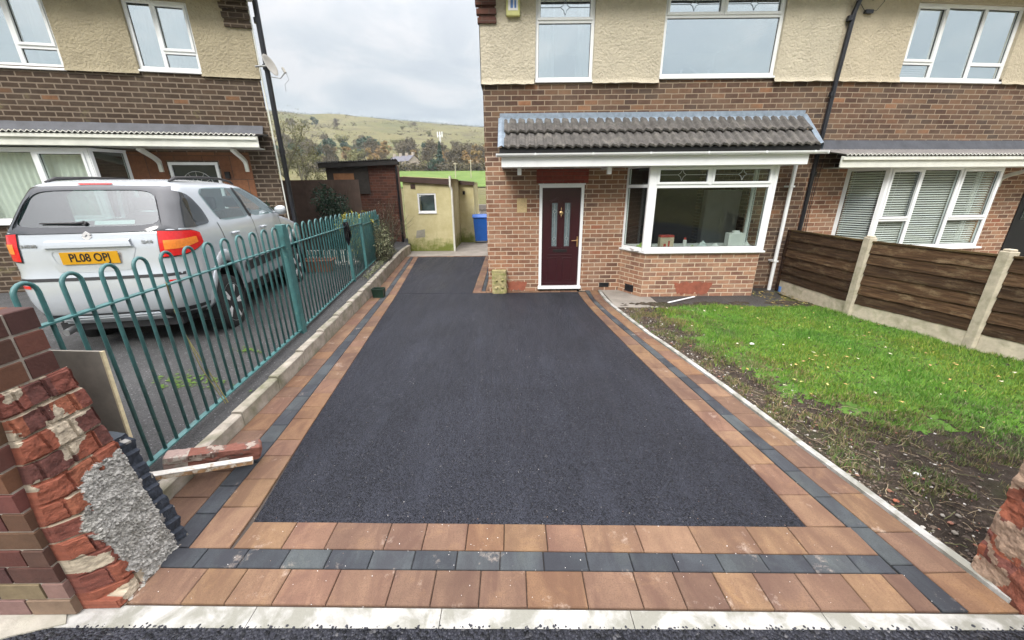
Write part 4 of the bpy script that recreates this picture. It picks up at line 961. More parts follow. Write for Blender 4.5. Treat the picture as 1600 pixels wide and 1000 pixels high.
sill_thing('folded_towel', 'pale folded towel at the far right end of the bay board', 'towel', 4.45, -.38, [('towel_fold', heap(.09, .11, 15), 'white')])

ac = empty('armchair', (3.05, 8.6, .1), R_(20), 'dark armchair standing in the room behind the bay window', 'armchair')
m = MB(); m.box((-.4, -.35, .1), (.4, .4, .42)); bevel(m.build('seat', 'carseat', ac), .04, 3); m = MB(); m.box((-.4, .25, .42), (.4, .42, 1.0)); bevel(m.build('backrest', 'carseat', ac), .05, 3)
for x in (-.46, .36): m = MB(); m.box((x, -.35, .1), (x + .12, .35, .62)); bevel(m.build('armrest', 'carseat', ac), .03, 3)
cb = empty('white_cabinet', (4.75, 8.9, .1), R_(-15), 'tall pale cabinet standing inside at the right of the bay window', 'cabinet')
m = MB(); m.box((-.35, 0, 0), (.35, .4, 1.75)); bevel(m.build('carcass', 'white', cb), .01)
for x in (-.34, .01): m = MB(); m.box((x, -.02, .05), (x + .33, 0, 1.7)); bevel(m.build('cabinet_door', 'white', cb), .005)

# ---- neighbouring house on the right
H2 = empty('semi_detached_house', (XR * K, 7.65 * K, 1.95 * (1 - K)), R_(6), 'adjoining right hand house with white blinds, corrugated canopy and black side door', 'house', 'semi detached houses'); H2.scale = (K, K, K)
V1 = (1.30, 3.42, 3.64, 4.83); VB = (.95, 3.9, .76, 2.24); VD = (4.9, 5.85, .05, 2.2)
m = MB(); wall_holes(m, .0, 9, -.3, ZR + .05, 0, [VB, VD], .11); m.build('wall', 'brick_main', H2, uv=True)
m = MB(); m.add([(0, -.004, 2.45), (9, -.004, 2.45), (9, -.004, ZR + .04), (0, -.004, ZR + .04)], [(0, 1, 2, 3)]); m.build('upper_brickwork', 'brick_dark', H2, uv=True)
render_lip(H2, .0, 9, ZR, 'render_right', ztop=5.05, holes=[V1], flare=.03)
shell(H2, 0.02, 9, 7.5, 5.05, 'brick_dark', 'render_right', ZR)
f = window(H2, T((V1[0], .02, V1[2] + .045)), V1[1] - V1[0], V1[3] - V1[2] - .045, [(0, .3, .24, 1), (0, .3, 0, .24), (.3, .66, 0, 1), (.66, 1, .24, 1), (.66, 1, 0, .24)], opener=(0,), silld=.12, sillx=0)
blind(f, V1[0] + .05, V1[0] + .6, 3.7, 3.97, .13, .035)
m = MB(); m.add([(1.30, -.5, -.3), (3.52, -.5, -.3), (3.52, -.5, .74), (1.30, -.5, .74)], [(0, 1, 2, 3)]); m.add([(.92, 0, -.3), (1.30, -.5, -.3), (1.30, -.5, .74), (.92, 0, .74)], [(0, 1, 2, 3)]); m.add([(3.52, -.5, -.3), (3.75, 0, -.3), (3.75, 0, .74), (3.52, -.5, .74)], [(0, 1, 2, 3)])
m.add([(.92, 0, .74), (1.3, -.5, .74), (3.52, -.5, .74), (3.75, 0, .74)], [(0, 1, 2, 3)]); m.build('bay_wall', 'brick_bay', H2, uv=True)
bw = 3.5 - 1.14
f = window(H2, T((1.14, -.5, .77)), bw, 1.46, [(0, .29, .37, 1), (0, .29, 0, .37), (.29, .63, 0, 1), (.63, 1, .37, 1), (.63, 1, 0, .37)], 'glass_side', fr=.06, opener=(0, 3), name='bay_window', silld=.12, sillx=.06)
blind(f, 1.2, 3.44, .84, 2.18, -.40, .042)
d = Vector((1.14 - .80, -.5)); an = math.atan2(d.y, d.x)
Mw = T((.80, .0, .77)) @ Matrix.Rotation(an, 4, 'Z'); f = window(H2, Mw, d.length, 1.46, [(0, 1, 0, 1)], 'glass_side', fr=.06, name='bay_window', silld=.1, sillx=.02)
blind(f, .06, d.length - .06, .06, 1.4, .1, .042, M=Mw)
d = Vector((.25, .5)); an = math.atan2(d.y, d.x); Mw = T((3.5, -.5, .77)) @ Matrix.Rotation(an, 4, 'Z'); window(H2, Mw, d.length, 1.46, [(0, 1, 0, 1)], 'glass_side', fr=.06, name='bay_window', silld=.1, sillx=.02)
def corr_canopy(par, x0, x1, yf, zf, zw, fh, fm='upvc_old'):
    can = empty('canopy'); can.parent = par
    m = MB(); m.box((x0, yf, zf - fh), (x1, yf + .03, zf - .02)); m.box((x0, yf - .04, zf - fh * .42), (x1, yf + .0, zf - .03)); m.box((x0 + .4, yf + .03, zf - fh + .01), (x1 - .1, 0, zf - fh + .025)); bevel(m.build('fascia', fm, can), .006)
    m = MB(); n_ = int((x1 - x0) / .076 * 8)
    def cf(dz):
        def f(u, v): x = x0 + (x1 - x0) * u; return (x, yf - .06 + (-.0 - yf + .06) * v, zf + (zw - zf) * v + .014 * math.sin(x / .076 * 6.283) + dz)
        return f
    m.sheet(cf(0), n_, 3); m.mat = 1; a_, b_ = cf(.0), cf(.005); m.add([(q_ := a_(i / n_, 0)) and (q_[0], q_[1] - .001, q_[2] - .006) for i in range(n_ + 1)] + [(lambda q: (q[0], q[1] - .001, q[2] + .006))(a_(i / n_, 0)) for i in range(n_ + 1)], [(i, i + 1, n_ + 2 + i, n_ + 1 + i) for i in range(n_)])
    m.build('corrugated_sheet', ['corrug', 'upvc_old'], can)
    return can
can2 = corr_canopy(H2, -.12, 8.5, -.75, 2.41, 2.56, .2)
m = MB(); m.sheet(lambda u, v: (-.1 + 8.6 * u, -.14 + .13 * v + .01 * fb(u * 30, v), 2.52 + .19 * v), 80, 3); m.build('flashing', 'bitumen', can2)
def scroll(par, x, yf, z1, dz, wd=.06, mat='upvc_old'):
    m = MB(); P_ = [(yf, z1)]
    for i in range(9): t = i / 8; P_.append((yf * (1 - t) ** 2.2 * .96 - .055, z1 - .03 - dz * t ** .75))
    P_ += [(-.055, z1 - dz - .14), (0, z1 - dz - .14)]
    for i in range(8, -1, -1): t = i / 8; P_.append((yf * (1 - t) ** 2.2 * .80, z1 - .0 - dz * t ** .75 * .9))
    m.prism(P_, 'x', x, x + wd); bevel(m.build('bracket', mat, par), .006)
scroll(can2, 4.15, -.5, 2.2, .2)
m = MB(); x0, x1 = VD[0], VD[1]
m.box((x0, -.02, .05), (x0 + .05, .06, 2.2)); m.box((x1 - .05, -.02, .05), (x1, .06, 2.2)); m.box((x0 + .05, -.02, 2.15), (x1 - .05, .06, 2.2)); m.box((x0 + .05, .01, .05), (x1 - .05, .05, 2.15))
dd = m.build('side_door', 'black', H2); m = MB(); m.box((x0 + .18, .0, 1.2), (x1 - .18, .012, 1.95)); m.build('pane', 'doordark', dd)
m = MB(); m.tube([(.12, -.11, 5.0), (.12, -.1, 4.78), (.09, -.08, 4.62), (.05, -.08, 3.6), (.03, -.08, 2.7), (.02, -.07, -.1)], .037, 12)
for z in (.9, 2.1, 3.4, 4.5): m.tube([(.035, -.08, z), (.035, -.08, z + .07)], .047, 12)
m.build('downpipe', 'black_pvc', H2)
for k, dx in ((0, .0), (1, .05)):
    m = MB(); m.tube([(.16 + dx, -.012 - .002, z) if k == 0 else (.16 + dx + .02 * math.sin(z * 3), -.02, z) for z in [0 + i * .3 for i in range(9)]], .005, 5); m.build('cable', 'black_pvc', H2)
m = MB(); m.tube([(.15, -.06, 4.78), (.3, -.05, 4.66), (.5, -.06, 4.66), (.62, -.05, 4.8), (.55, -.05, 4.95), (.4, -.05, 4.8)], .005, 5); m.box((.3, -.08, 4.62), (.44, -.035, 4.67)); m.build('cable', 'black_pvc', H2)

# ---- left house
H3 = empty('rendered_house', (-4.35, 8.0, 0), R_(13), 'left house with tan rendered upper wall behind the silver car', 'house')
LX0, LX1, LZR = -8.0, -.17, 3.84
U1 = (-2.0, -1.06, 3.88, 4.92); U2 = (-5.1, -3.03, 3.84, 4.92); LB = (-5.6, -2.62, 1.5, 2.62); LD = (-1.97, -1.17, .3, 2.45)
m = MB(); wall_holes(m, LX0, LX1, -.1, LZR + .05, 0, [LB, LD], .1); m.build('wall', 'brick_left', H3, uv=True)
MT['porch_tile'] = brick('porch_tile', [(0, (.15, .065, .035)), (1, (.24, .11, .055))], (.09, .06, .045), bw=.45, rh=.42, ms=.006)
m = MB(); m.box((-2.6, -.012, .2), (LD[0] - .03, 0, 2.62)); m.box((LD[1] + .03, -.012, .2), (-.62, 0, 2.62)); m.box((LD[0] - .03, -.012, 2.48), (LD[1] + .03, 0, 2.62)); m.build('porch_tiling', 'porch_tile', H3, uv=True)
render_lip(H3, LX0, LX1 + .02, LZR, 'render_left', ztop=5.1, holes=[U1, U2], flare=.02, jag=.005)
shell(H3, LX0, LX1, 7, 5.1, 'brick_left', 'render_left', LZR, shear=.6)
m = MB()
for k in range(5):
    z = 4.6 + k * .13; m.box((-.54 - .01 * k, -.07 - .012 * k, z), (LX1 + .04, .02, z + .08)); m.box((-.53, -.05, z + .08), (LX1 + .02, .02, z + .13))
m.build('corbel', 'brick_left', H3, uv=True)
m = MB(); m.tube([(LX1 + .04, -.03, 5.0), (LX1 + .03, -.03, .2)], .012, 6); m.build('corner_cable', 'upvc_old', H3)
f = window(H3, T((U1[0], .02, U1[2] + .03)), U1[1] - U1[0], U1[3] - U1[2] - .03, [(0, .43, 0, 1), (.43, 1, .28, 1), (.43, 1, 0, .28)], opener=(1,), fr=.055, silld=.12, sillx=.0)
curtain(f, U1[0] + .05, U1[1] - .05, 3.92, 4.9, .2, n=10, amp=.012)
f = window(H3, T((U2[0], .02, U2[2] + .03)), U2[1] - U2[0], U2[3] - U2[2] - .03, [(0, .38, 0, 1), (.38, .73, 0, 1), (.73, 1, .28, 1), (.73, 1, 0, .28)], opener=(2,), fr=.06, silld=.12, sillx=.0)
curtain(f, -3.5, U2[1] - .05, 3.9, 4.9, .25, n=7, amp=.012)
s = NT('lampglow'); s.b.inputs['Emission Color'].default_value = (1, .55, .2, 1); s.b.inputs['Emission Strength'].default_value = 1.2; s.base((.8, .5, .25)); MT['lampglow'] = s.set(.6)
m = MB(); m.lathe([(.03, .1), (.16, .03), (.17, 0), (.02, .0)], T((-3.32, .9, 4.62)), 16); m.tube([(-3.32, .9, 4.72), (-3.32, .9, 5.05)], .006, 5); m.build('lamp_shade', 'lampglow', H3)
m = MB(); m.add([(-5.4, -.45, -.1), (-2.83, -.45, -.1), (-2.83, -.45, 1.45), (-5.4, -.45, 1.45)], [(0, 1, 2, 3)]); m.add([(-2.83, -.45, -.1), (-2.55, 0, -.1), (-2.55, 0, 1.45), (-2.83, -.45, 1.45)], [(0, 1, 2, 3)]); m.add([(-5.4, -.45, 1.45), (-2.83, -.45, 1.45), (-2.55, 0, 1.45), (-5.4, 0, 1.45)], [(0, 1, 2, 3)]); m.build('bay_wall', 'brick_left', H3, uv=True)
f = window(H3, T((-5.4, -.45, 1.47)), 5.4 - 2.85, 1.17, [(0, .34, 0, 1), (.34, .71, 0, 1), (.71, 1, 0, 1)], 'glass_left', fr=.07, name='bay_window', silld=.12, sillx=.05, opener=(2,))
curtain(f, -5.3, -2.9, 1.5, 2.6, -.3, n=26, amp=.012)
an = math.atan2(.45, .27); Mw = T((-2.83, -.45, 1.47)) @ Matrix.Rotation(an, 4, 'Z'); f = window(H3, Mw, .52, 1.17, [(0, 1, 0, 1)], 'glass_left', fr=.05, name='bay_window', silld=.1, sillx=.01)
can3 = corr_canopy(H3, -6.5, -.22, -.6, 2.86, 2.93, .2)
m = MB(); m.sheet(lambda u, v: (-6.6 + 6.32 * u, -.13 + .12 * v, 2.88 + .2 * v + .006 * fb(u * 22, v)), 60, 3); m.build('flashing', 'bitumen', can3)
scroll(can3, -2.12, -.5, 2.64, .22); scroll(can3, -.72, -.5, 2.64, .22)
m = MB(); x0, x1, z0, z1 = LD
m.box((x0, -.03, z0), (x0 + .05, .05, z1)); m.box((x1 - .05, -.03, z0), (x1, .05, z1)); m.box((x0 + .05, -.03, z1 - .05), (x1 - .05, .05, z1)); fr_ = m.build('door_frame', 'upvc', H3); bevel(fr_, .004)
m = MB(); m.box((x0 + .05, .0, z0), (x1 - .05, .04, z1 - .05)); dl = m.build('front_door', 'doordark', H3)
m = MB(); cx_ = (x0 + x1) / 2
for r in (.26, .1): m.tube([(cx_ + r * math.cos(t), -.004, z1 - .42 + r * math.sin(t)) for t in [i * math.pi / 14 for i in range(15)]], .006, 5)
for k in range(1, 6): t = k * math.pi / 6; m.tube([(cx_ + .1 * math.cos(t), -.004, z1 - .42 + .1 * math.sin(t)), (cx_ + .26 * math.cos(t), -.004, z1 - .42 + .26 * math.sin(t))], .004, 4)
m.build('fanlight', 'leadline', dl)
m = MB(); m.box((-1.08, -.06, 2.16), (-1.0, -.012, 2.28)); m.build('wall_lamp', 'black', H3)
m = MB(); m.tube([(-.02, .02, 5.05), (-.04, .02, 3.2), (-.05, .02, .2)], .045, 12)
for z in (1.2, 2.6, 4.0, 4.7): m.tube([(-.04, .02, z), (-.04, .02, z + .08)], .055, 12)
m.build('downpipe', 'black_pvc', H3)
# satellite dish
c_ = H3.matrix_world
dp = T((-4.35, 8.0, 0)) @ Matrix.Rotation(R_(13), 4, 'Z') @ Vector((-.06, -.1, 4.03))
sdh = empty('satellite_dish', dp, R_(84), 'grey satellite dish fixed beside the black downpipe of the left house', 'satellite dish')
m = MB(); Md = Matrix.Rotation(R_(90 - 20), 4, 'X')
m.lathe([(.001, 0), (.06, .004), (.12, .016), (.17, .033), (.175, .036), (.17, .038), (.12, .021), (.06, .009), (.001, .005)], T((0, -.12, .0)) @ Md @ Matrix.Diagonal((.92, 1.0, 1, 1)), 28); MT['dish'] = simple('dish', (.36, .35, .31), .55, .1); m.build('reflector', 'dish', sdh, smooth=True)
m = MB(); m.tube([(0, -.1, 0), (0, .04, 0), (-.06, .1, -.02)], .016, 8); m.tube([(0, -.12, -.17), (0, -.3, -.2), (0, -.42, -.1)], .009, 6); m.build('arm', 'steel', sdh)
m = MB(); m.tube([(0, -.41, -.12), (0, -.37, -.04)], .022, 10); m.build('receiver', 'dish', sdh)
m = MB(); m.tube([(0, -.42, -.12), (.02, -.44, -.22), (.0, -.36, -.3), (.03, -.34, -.4)], .003, 4); m.build('cable', 'black_pvc', sdh)

# ------------------------------------------------------------------ silver car
car = empty('parked_car', (-4.26, 3.83, .25), R_(10.5), 'silver estate car parked on the neighbouring drive, seen from behind through the railings', 'car')
car.scale = (.96, 1.0, 1.125)
YR = [(.24, .14), (.30, .06), (.42, .01), (.55, 0), (.66, .015), (.70, .04), (.9, .07), (1.0, .10), (1.25, .25), (1.44, .37), (1.50, .42), (1.54, .55), (1.565, .8)]
YF = [(.24, 3.85), (.30, 3.98), (.5, 4.12), (.7, 4.08), (.82, 3.95), (.92, 3.55), (.99, 3.15), (1.03, 2.98), (1.1, 2.88), (1.3, 2.52), (1.45, 2.16), (1.52, 1.9), (1.565, 1.5)]
WW = [(.24, .76), (.30, .82), (.5, .865), (.75, .875), (.92, .86), (1.0, .84), (1.05, .825), (1.3, .755), (1.44, .70), (1.50, .655), (1.54, .58), (1.565, .42)]
RX = [(.24, .3), (.7, .28), (1.0, .16), (1.5, .16), (1.565, .1)]
RY = [(.24, .38), (.7, .34), (1.0, .26), (1.565, .16)]
def rear_y(x, z):
    w_, rx, ry, yr = (interp(z, t) for t in (WW, RX, RY, YR)); ax = abs(x); y = yr + .05 * (ax / w_) ** 2
    if ax > w_ - rx: k = min(1, (ax - (w_ - rx)) / rx); y += ry * (1 - math.sqrt(max(0, 1 - k * k)))
    return y
def side_x(y, z):
    w_, rx, ry, yr = (interp(z, t) for t in (WW, RX, RY, YR)); yr += .05
    if y < yr + ry: k = min(1, (yr + ry - y) / ry); return w_ - rx * (1 - math.sqrt(max(0, 1 - k * k)))
    yf = interp(z, YF); fy = .55 if z < 1.0 else .3
    if y > yf - fy: k = min(1, (y - yf + fy) / fy); return w_ - (.34 if z < 1 else .12) * (1 - math.sqrt(max(0, 1 - k * k)))
    return w_
def outline(z, inset=0., yadd=0.):
    w_, rx, ry, yr, yf = (interp(z, t) for t in (WW, RX, RY, YR, YF)); P_ = []
    for i in range(13): x = (w_ - rx) * i / 13; P_.append((x, rear_y(x, z)))
    for i in range(11): t = i / 10 * math.pi / 2; x = w_ - rx + rx * math.sin(t); P_.append((x, yr + .05 * (x / w_) ** 2 + ry * (1 - math.cos(t))))
    ya = P_[-1][1]; fy = .55 if z < 1.0 else .3; fx = .34 if z < 1 else .12
    for i in range(1, 25): P_.append((w_, ya + (yf - fy - ya) * i / 25))
    for i in range(11): t = i / 10 * math.pi / 2; P_.append((w_ - fx + fx * math.cos(t), yf - fy + fy * math.sin(t) * .9))
    for i in range(1, 6): x = (w_ - fx) * (1 - i / 6); P_.append((x, yf - .1 * fy * (x / (w_ - fx)) ** 2))
    full = P_ + [(-x, y) for x, y in P_[::-1] if x > 1e-6]
    if inset:
        full = [(x * (1 - inset / w_), min(max(y, yr + inset), yf - inset)) for x, y in full]
    return full
def loft(zs__, inset=0.):
    m = MB(); rows = [outline(z, inset) for z in zs__]; n = len(rows[0])
    for r, z in zip(rows, zs__): m.v += [(x, y, z) for x, y in r]
    for j in range(len(rows) - 1):
        for i in range(n): m.f.append((j * n + i, j * n + (i + 1) % n, (j + 1) * n + (i + 1) % n, (j + 1) * n + i))
    m.f.append(tuple(range(n))[::-1]); k = (len(rows) - 1) * n; m.f.append(tuple(range(k, k + n)))
    m.c = [(1, 1, 1)] * len(m.f); m.mi = [0] * len(m.f); return m
zz = [.24, .27, .30, .36, .42, .5, .58, .64, .67, .70, .75, .8, .85, .9, .94, .97, 1.0, 1.03, 1.07, 1.12, 1.2, 1.28, 1.36, 1.42, 1.46, 1.49, 1.515, 1.54, 1.555, 1.565]
body = loft(zz).build('body', 'silver', car)
cut = []
c_ = loft([.5, .97, 1.05, 1.2, 1.35, 1.46], .05); c_.v = [(x, y if y < 3.0 else 3.0 - .2 * 0, z) for x, y, z in c_.v]; cut.append(c_.build('c', 'carblack'))
m = MB(); m.prism([(-.66, 1.055), (.66, 1.055), (.555, 1.42), (-.555, 1.42)], 'y', -.3, .55); cut.append(m.build('c', 'carblack'))
SW = [[(1.0, 1.05), (1.78, 1.05), (1.68, 1.43), (.98, 1.42), (.88, 1.36)], [(1.86, 1.05), (2.72, 1.05), (2.45, 1.27), (2.15, 1.41), (1.76, 1.43)]]
for P_ in SW:
    m = MB(); m.prism(P_, 'x', -1.1, 1.1); cut.append(m.build('c', 'carblack'))
m = MB(); m.prism([(-.6, 1.08), (.6, 1.08), (.5, 1.44), (-.5, 1.44)], 'y', 2.0, 3.5); cut.append(m.build('c', 'carblack'))
for y in (.80, 3.26):
    for s_ in (-1, 1):
        m = MB(); m.lathe([(.37, 0), (.37, .5)], T((s_ * .60 if s_ > 0 else -1.1, y, .30)) @ Matrix.Rotation(R_(90), 4, 'Y'), 40); cut.append(m.build('c', 'carblack'))
for c_ in cut:
    bm = bmesh.new(); bm.from_mesh(c_.data); bmesh.ops.recalc_face_normals(bm, faces=bm.faces); bm.to_mesh(c_.data); bm.free()
    md = body.modifiers.new('x', 'BOOLEAN'); md.operation = 'DIFFERENCE'; md.object = c_; md.solver = 'EXACT'
body.parent = None
bm = bmesh.new(); bm.from_mesh(body.data); bmesh.ops.recalc_face_normals(bm, faces=bm.faces); bm.to_mesh(body.data); bm.free()
dg = bpy.context.evaluated_depsgraph_get(); dg.update(); nm_ = bpy.data.meshes.new_from_object(body.evaluated_get(dg))
body.modifiers.clear(); body.data = nm_; body.parent = car; nm_.name = 'body'
for c_ in cut: bpy.data.objects.remove(c_)
try:
    nm_.polygons.foreach_set('use_smooth', [True] * len(nm_.polygons)); nm_.set_sharp_from_angle(angle=R_(32))
except Exception as ex: print(ex)
def spatch(m, P4, off=.006, nu=10, nv=8, side=1, c=None):     # patch on the side skin, P4 in (y,z): bl, br, tr, tl
    def f(u, v):
        a = [P4[0][k] * (1 - u) + P4[1][k] * u for k in (0, 1)]; b = [P4[3][k] * (1 - u) + P4[2][k] * u for k in (0, 1)]
        y, z = a[0] * (1 - v) + b[0] * v, a[1] * (1 - v) + b[1] * v; return (side * (side_x(y, z) + off), y, z)
    m.sheet(f, nu, nv, c)
def rpatch(m, P4, off=.006, nu=16, nv=8, c=None):
    def f(u, v):
        a = [P4[0][k] * (1 - u) + P4[1][k] * u for k in (0, 1)]; b = [P4[3][k] * (1 - u) + P4[2][k] * u for k in (0, 1)]
        x, z = a[0] * (1 - v) + b[0] * v, a[1] * (1 - v) + b[1] * v; return (x, rear_y(x, z) - off, z)
    m.sheet(f, nu, nv, c)
def smooth_patch(P_, off, mat, name, side=None, par=None):   # fan of an outline polygon laid on the skin
    m = MB(); cx_ = sum(p[0] for p in P_) / len(P_); cz = sum(p[1] for p in P_) / len(P_); n = len(P_) * 6; R = 8
    pts_ = []
    for i in range(n): a, b = P_[i // 6], P_[(i // 6 + 1) % len(P_)]; t = i % 6 / 6; pts_.append((a[0] * (1 - t) + b[0] * t, a[1] * (1 - t) + b[1] * t))
    for _ in range(2): pts_ = [((pts_[i - 1][0] + 2 * pts_[i][0] + pts_[(i + 1) % n][0]) / 4, (pts_[i - 1][1] + 2 * pts_[i][1] + pts_[(i + 1) % n][1]) / 4) for i in range(n)]
    vs = []
    for r in range(R + 1):
        k = r / R
        for p in pts_:
            a, z = cx_ + (p[0] - cx_) * k, cz + (p[1] - cz) * k
            vs.append((a, rear_y(a, z) - off, z) if side is None else (side * (side_x(a, z) + off), a, z))
    fs = [(r * n + i, r * n + (i + 1) % n, (r + 1) * n + (i + 1) % n, (r + 1) * n + i) for r in range(R) for i in range(n)]
    m.add(vs, fs); return m.build(name, mat, par or car, smooth=True)
# tailgate glass: dark surround, clear centre
def ring_patch(Po, Pi, off, mat, name, par=None):
    m = MB(); n = len(Po) * 6
    def dens(P_):
        q = []
        for i in range(n): a, b = P_[i // 6], P_[(i // 6 + 1) % len(P_)]; t = i % 6 / 6; q.append((a[0] * (1 - t) + b[0] * t, a[1] * (1 - t) + b[1] * t))
        return q
    a, b = dens(Po), dens(Pi); 
    for _ in range(4): b = [((b[i - 1][0] + 2 * b[i][0] + b[(i + 1) % n][0]) / 4, (b[i - 1][1] + 2 * b[i][1] + b[(i + 1) % n][1]) / 4) for i in range(n)]
    vs = []
    for k in (0, .33, .66, 1):
        for p, q in zip(a, b): x, z = p[0] + (q[0] - p[0]) * k, p[1] + (q[1] - p[1]) * k; vs.append((x, rear_y(x, z) - off, z))
    m.add(vs, [(r * n + i, (r + 1) * n + i, (r + 1) * n + (i + 1) % n, r * n + (i + 1) % n) for r in range(3) for i in range(n)]); return m.build(name, mat, par or car, smooth=True)
m = MB(); rpatch(m, [(-.68, 1.045), (.68, 1.045), (.57, 1.435), (-.57, 1.435)], .004, 24, 10); rg = m.build('rear_window', 'carglass', car, smooth=True)
ring_patch([(-.79, 1.0), (.0, 1.0), (.79, 1.0), (.76, 1.2), (.66, 1.465), (0, 1.48), (-.66, 1.465), (-.76, 1.2)], [(-.655, 1.06), (0, 1.06), (.655, 1.06), (.62, 1.22), (.55, 1.415), (0, 1.42), (-.55, 1.415), (-.62, 1.22)], .013, 'carprivacy', 'window_surround', rg)
m = MB(); q = [(-.42, 1.10), (-.1, 1.095), (-.02, 1.10)]; m.tube([(x, rear_y(x, z) - .022, z) for x, z in q], [.006, .012, .016], 8); m.tube([(-.02, rear_y(0, 1.1) - .03, 1.1), (-.02, rear_y(0, 1.1) - .0, 1.09)], .022, 10); m.build('rear_wiper', 'carblack', car)
m = MB(); rpatch(m, [(-.16, 1.488), (.16, 1.488), (.16, 1.508), (-.16, 1.508)], .016, 8, 3); m.build('brake_light', 'lampred', car)
for s_ in (-1, 1):
    for k, P_ in enumerate(SW):
        m = MB(); nP = [(cx0, cz0) for cx0, cz0 in P_]
        cxx = sum(p[0] for p in P_) / len(P_); czz = sum(p[1] for p in P_) / len(P_)
        smooth_patch([(cxx + (a - cxx) * 1.09, czz + (b - czz) * 1.09) for a, b in P_], .003, 'carglass', 'side_window', s_)
    # black B pillar, quarter surround and door seams
    m = MB(); spatch(m, [(1.79, 1.04), (1.85, 1.04), (1.75, 1.44), (1.69, 1.44)], .008, 2, 8, s_); m.build('door_pillar', 'carblack', car)
    m = MB(); smooth_patch([(.12, 1.02), (.42, 1.01), (.74, 1.03), (.72, 1.2), (.62, 1.36), (.40, 1.43), (.28, 1.3)], .009, 'carprivacy', 'quarter_surround', s_); smooth_patch([(.44, 1.06), (.68, 1.06), (.66, 1.22), (.58, 1.33), (.47, 1.32)], .013, 'quarter_glass', 'quarter_window', s_)
    m = MB()
    for P4 in ([(.98, .5), (.992, .5), (.90, 1.02), (.888, 1.02)], [(1.82, .36), (1.832, .36), (1.832, 1.04), (1.82, 1.04)], [(2.78, .36), (2.792, .36), (2.792, 1.04), (2.78, 1.04)]): spatch(m, P4, .003, 1, 8, s_)
    m.build('door_seam', 'gasket', car)
    m = MB(); spatch(m, [(1.25, .50), (2.75, .50), (2.75, .60), (1.25, .60)], .016, 10, 2, s_); m.build('side_moulding', 'carblack', car)
    m = MB(); spatch(m, [(1.2, .25), (2.86, .25), (2.86, .34), (1.2, .34)], .01, 10, 2, s_); m.build('sill_strip', 'carblack', car)
    for y in (1.12, 2.0):
        m = MB(); m.tube([(s_ * (side_x(y, .88) + .002), y, .885), (s_ * (side_x(y, .88) + .035), y + .03, .89), (s_ * (side_x(y, .88) + .035), y + .13, .89), (s_ * (side_x(y, .88) + .002), y + .16, .885)], .012, 8); m.build('door_handle', 'silver', car)
    m = MB(); m.tube([(s_ * .60, .60, 1.53), (s_ * .595, .72, 1.575), (s_ * .59, 1.2, 1.598), (s_ * .585, 1.7, 1.592), (s_ * .575, 2.0, 1.55), (s_ * .575, 2.08, 1.50)], [.014, .024, .018, .018, .02, .012], 8); m.build('roof_rail', 'carblack', car)
    m = MB(); m.sheet(lambda u, v: (s_ * (.86 + .04 + .16 * math.sin(math.pi * v) ** .5 * (.2 + .8 * (1 if u > .5 else .9)) * .6), 2.62 + .09 * math.cos(u * 6.283) * math.sin(math.pi * v), 1.07 + .075 * math.cos(math.pi * v) + .02 * math.sin(u * 6.283)), 14, 10)
    m.lathe([(.001, -.09), (.055, -.08), (.085, -.03), (.09, .02), (.07, .07), (.001, .085)], T((s_ * .97, 2.62, 1.08)) @ Matrix.Rotation(R_(90), 4, 'Y') @ Matrix.Diagonal((.85, .7, 1, 1)), 14); mm = m; m = MB()
    m.lathe([(.001, -.09), (.055, -.08), (.085, -.03), (.09, .02), (.07, .07), (.001, .085)], T((s_ * .97, 2.62, 1.08)) @ Matrix.Rotation(R_(90), 4, 'Y') @ Matrix.Diagonal((.85, .7, 1, 1)), 14); m.bar((s_ * .82, 2.66, 1.04), (s_ * .93, 2.64, 1.05), .04, .03); m.build('wing_mirror', 'silver', car, smooth=True)
    # wheel arch flare, liner
    for y in (.80, 3.26):
        m = MB(); n = 24; vs = []; fs = []
        for i in range(n + 1):
            t = -.12 + (math.pi + .24) * i / n
            for r_, o_ in ((.366, -.01), (.372, .018), (.43, .018), (.44, .0)):
                yy, z_ = y + r_ * math.cos(t), .30 + r_ * math.sin(t); vs.append((s_ * (side_x(yy, max(.24, z_)) + o_), yy, max(.22, z_)))
        for i in range(n):
            for k in range(3): fs.append((i * 4 + k, i * 4 + k + 1, (i + 1) * 4 + k + 1, (i + 1) * 4 + k))
        m.add(vs, fs); m.build('arch_trim', 'silver', car, smooth=True)
        m = MB(); m.lathe([(.362, 0), (.362, .24)], T((s_ * .60 if s_ > 0 else -.84, y, .30)) @ Matrix.Rotation(R_(90), 4, 'Y'), 30); m.f = m.f[:-2] if s_ < 9 else m.f; m.c = m.c[:len(m.f)]; m.mi = m.mi[:len(m.f)]
        m.lathe([(.36, 0), (.36, .004)], T((s_ * .605, y, .30)) @ Matrix.Rotation(R_(90), 4, 'Y'), 30); m.build('wheel_arch', 'carblack', car)
    # tail lamps wrapped round the corner
    m = MB(); NU, NV = 26, 14
    def lampf(u, v, off=.012, s_=s_):
        # path: from x=.66 on the rear face round to the side
        zt = 1.0 - .02 * u - .05 * max(0, u - .75) * 2; zb = .77 + .02 * u + .10 * max(0, u - .35) ** 1.6 * 1.6
        z = zb + (zt - zb) * v; w_, rx, ry, yr = (interp(z, t) for t in (WW, RX, RY, YR)); s0 = .635; L1_ = (w_ - rx) - s0; arc = 1.57 * (rx + ry) / 2; s = u * (L1_ + arc + .03)
        if s < L1_: x = s0 + s; return (s_ * x, rear_y(x, z) - off, z)
        s -= L1_
        if s < arc:
            t = s / arc * math.pi / 2; x = w_ - rx + rx * math.sin(t); nx, ny = math.sin(t), -math.cos(t)
            return (s_ * (x + nx * off), yr + .05 * (x / w_) ** 2 + ry * (1 - math.cos(t)) + ny * off, z)
        return (s_ * (w_ + off), yr + .05 + ry + s - arc, z)
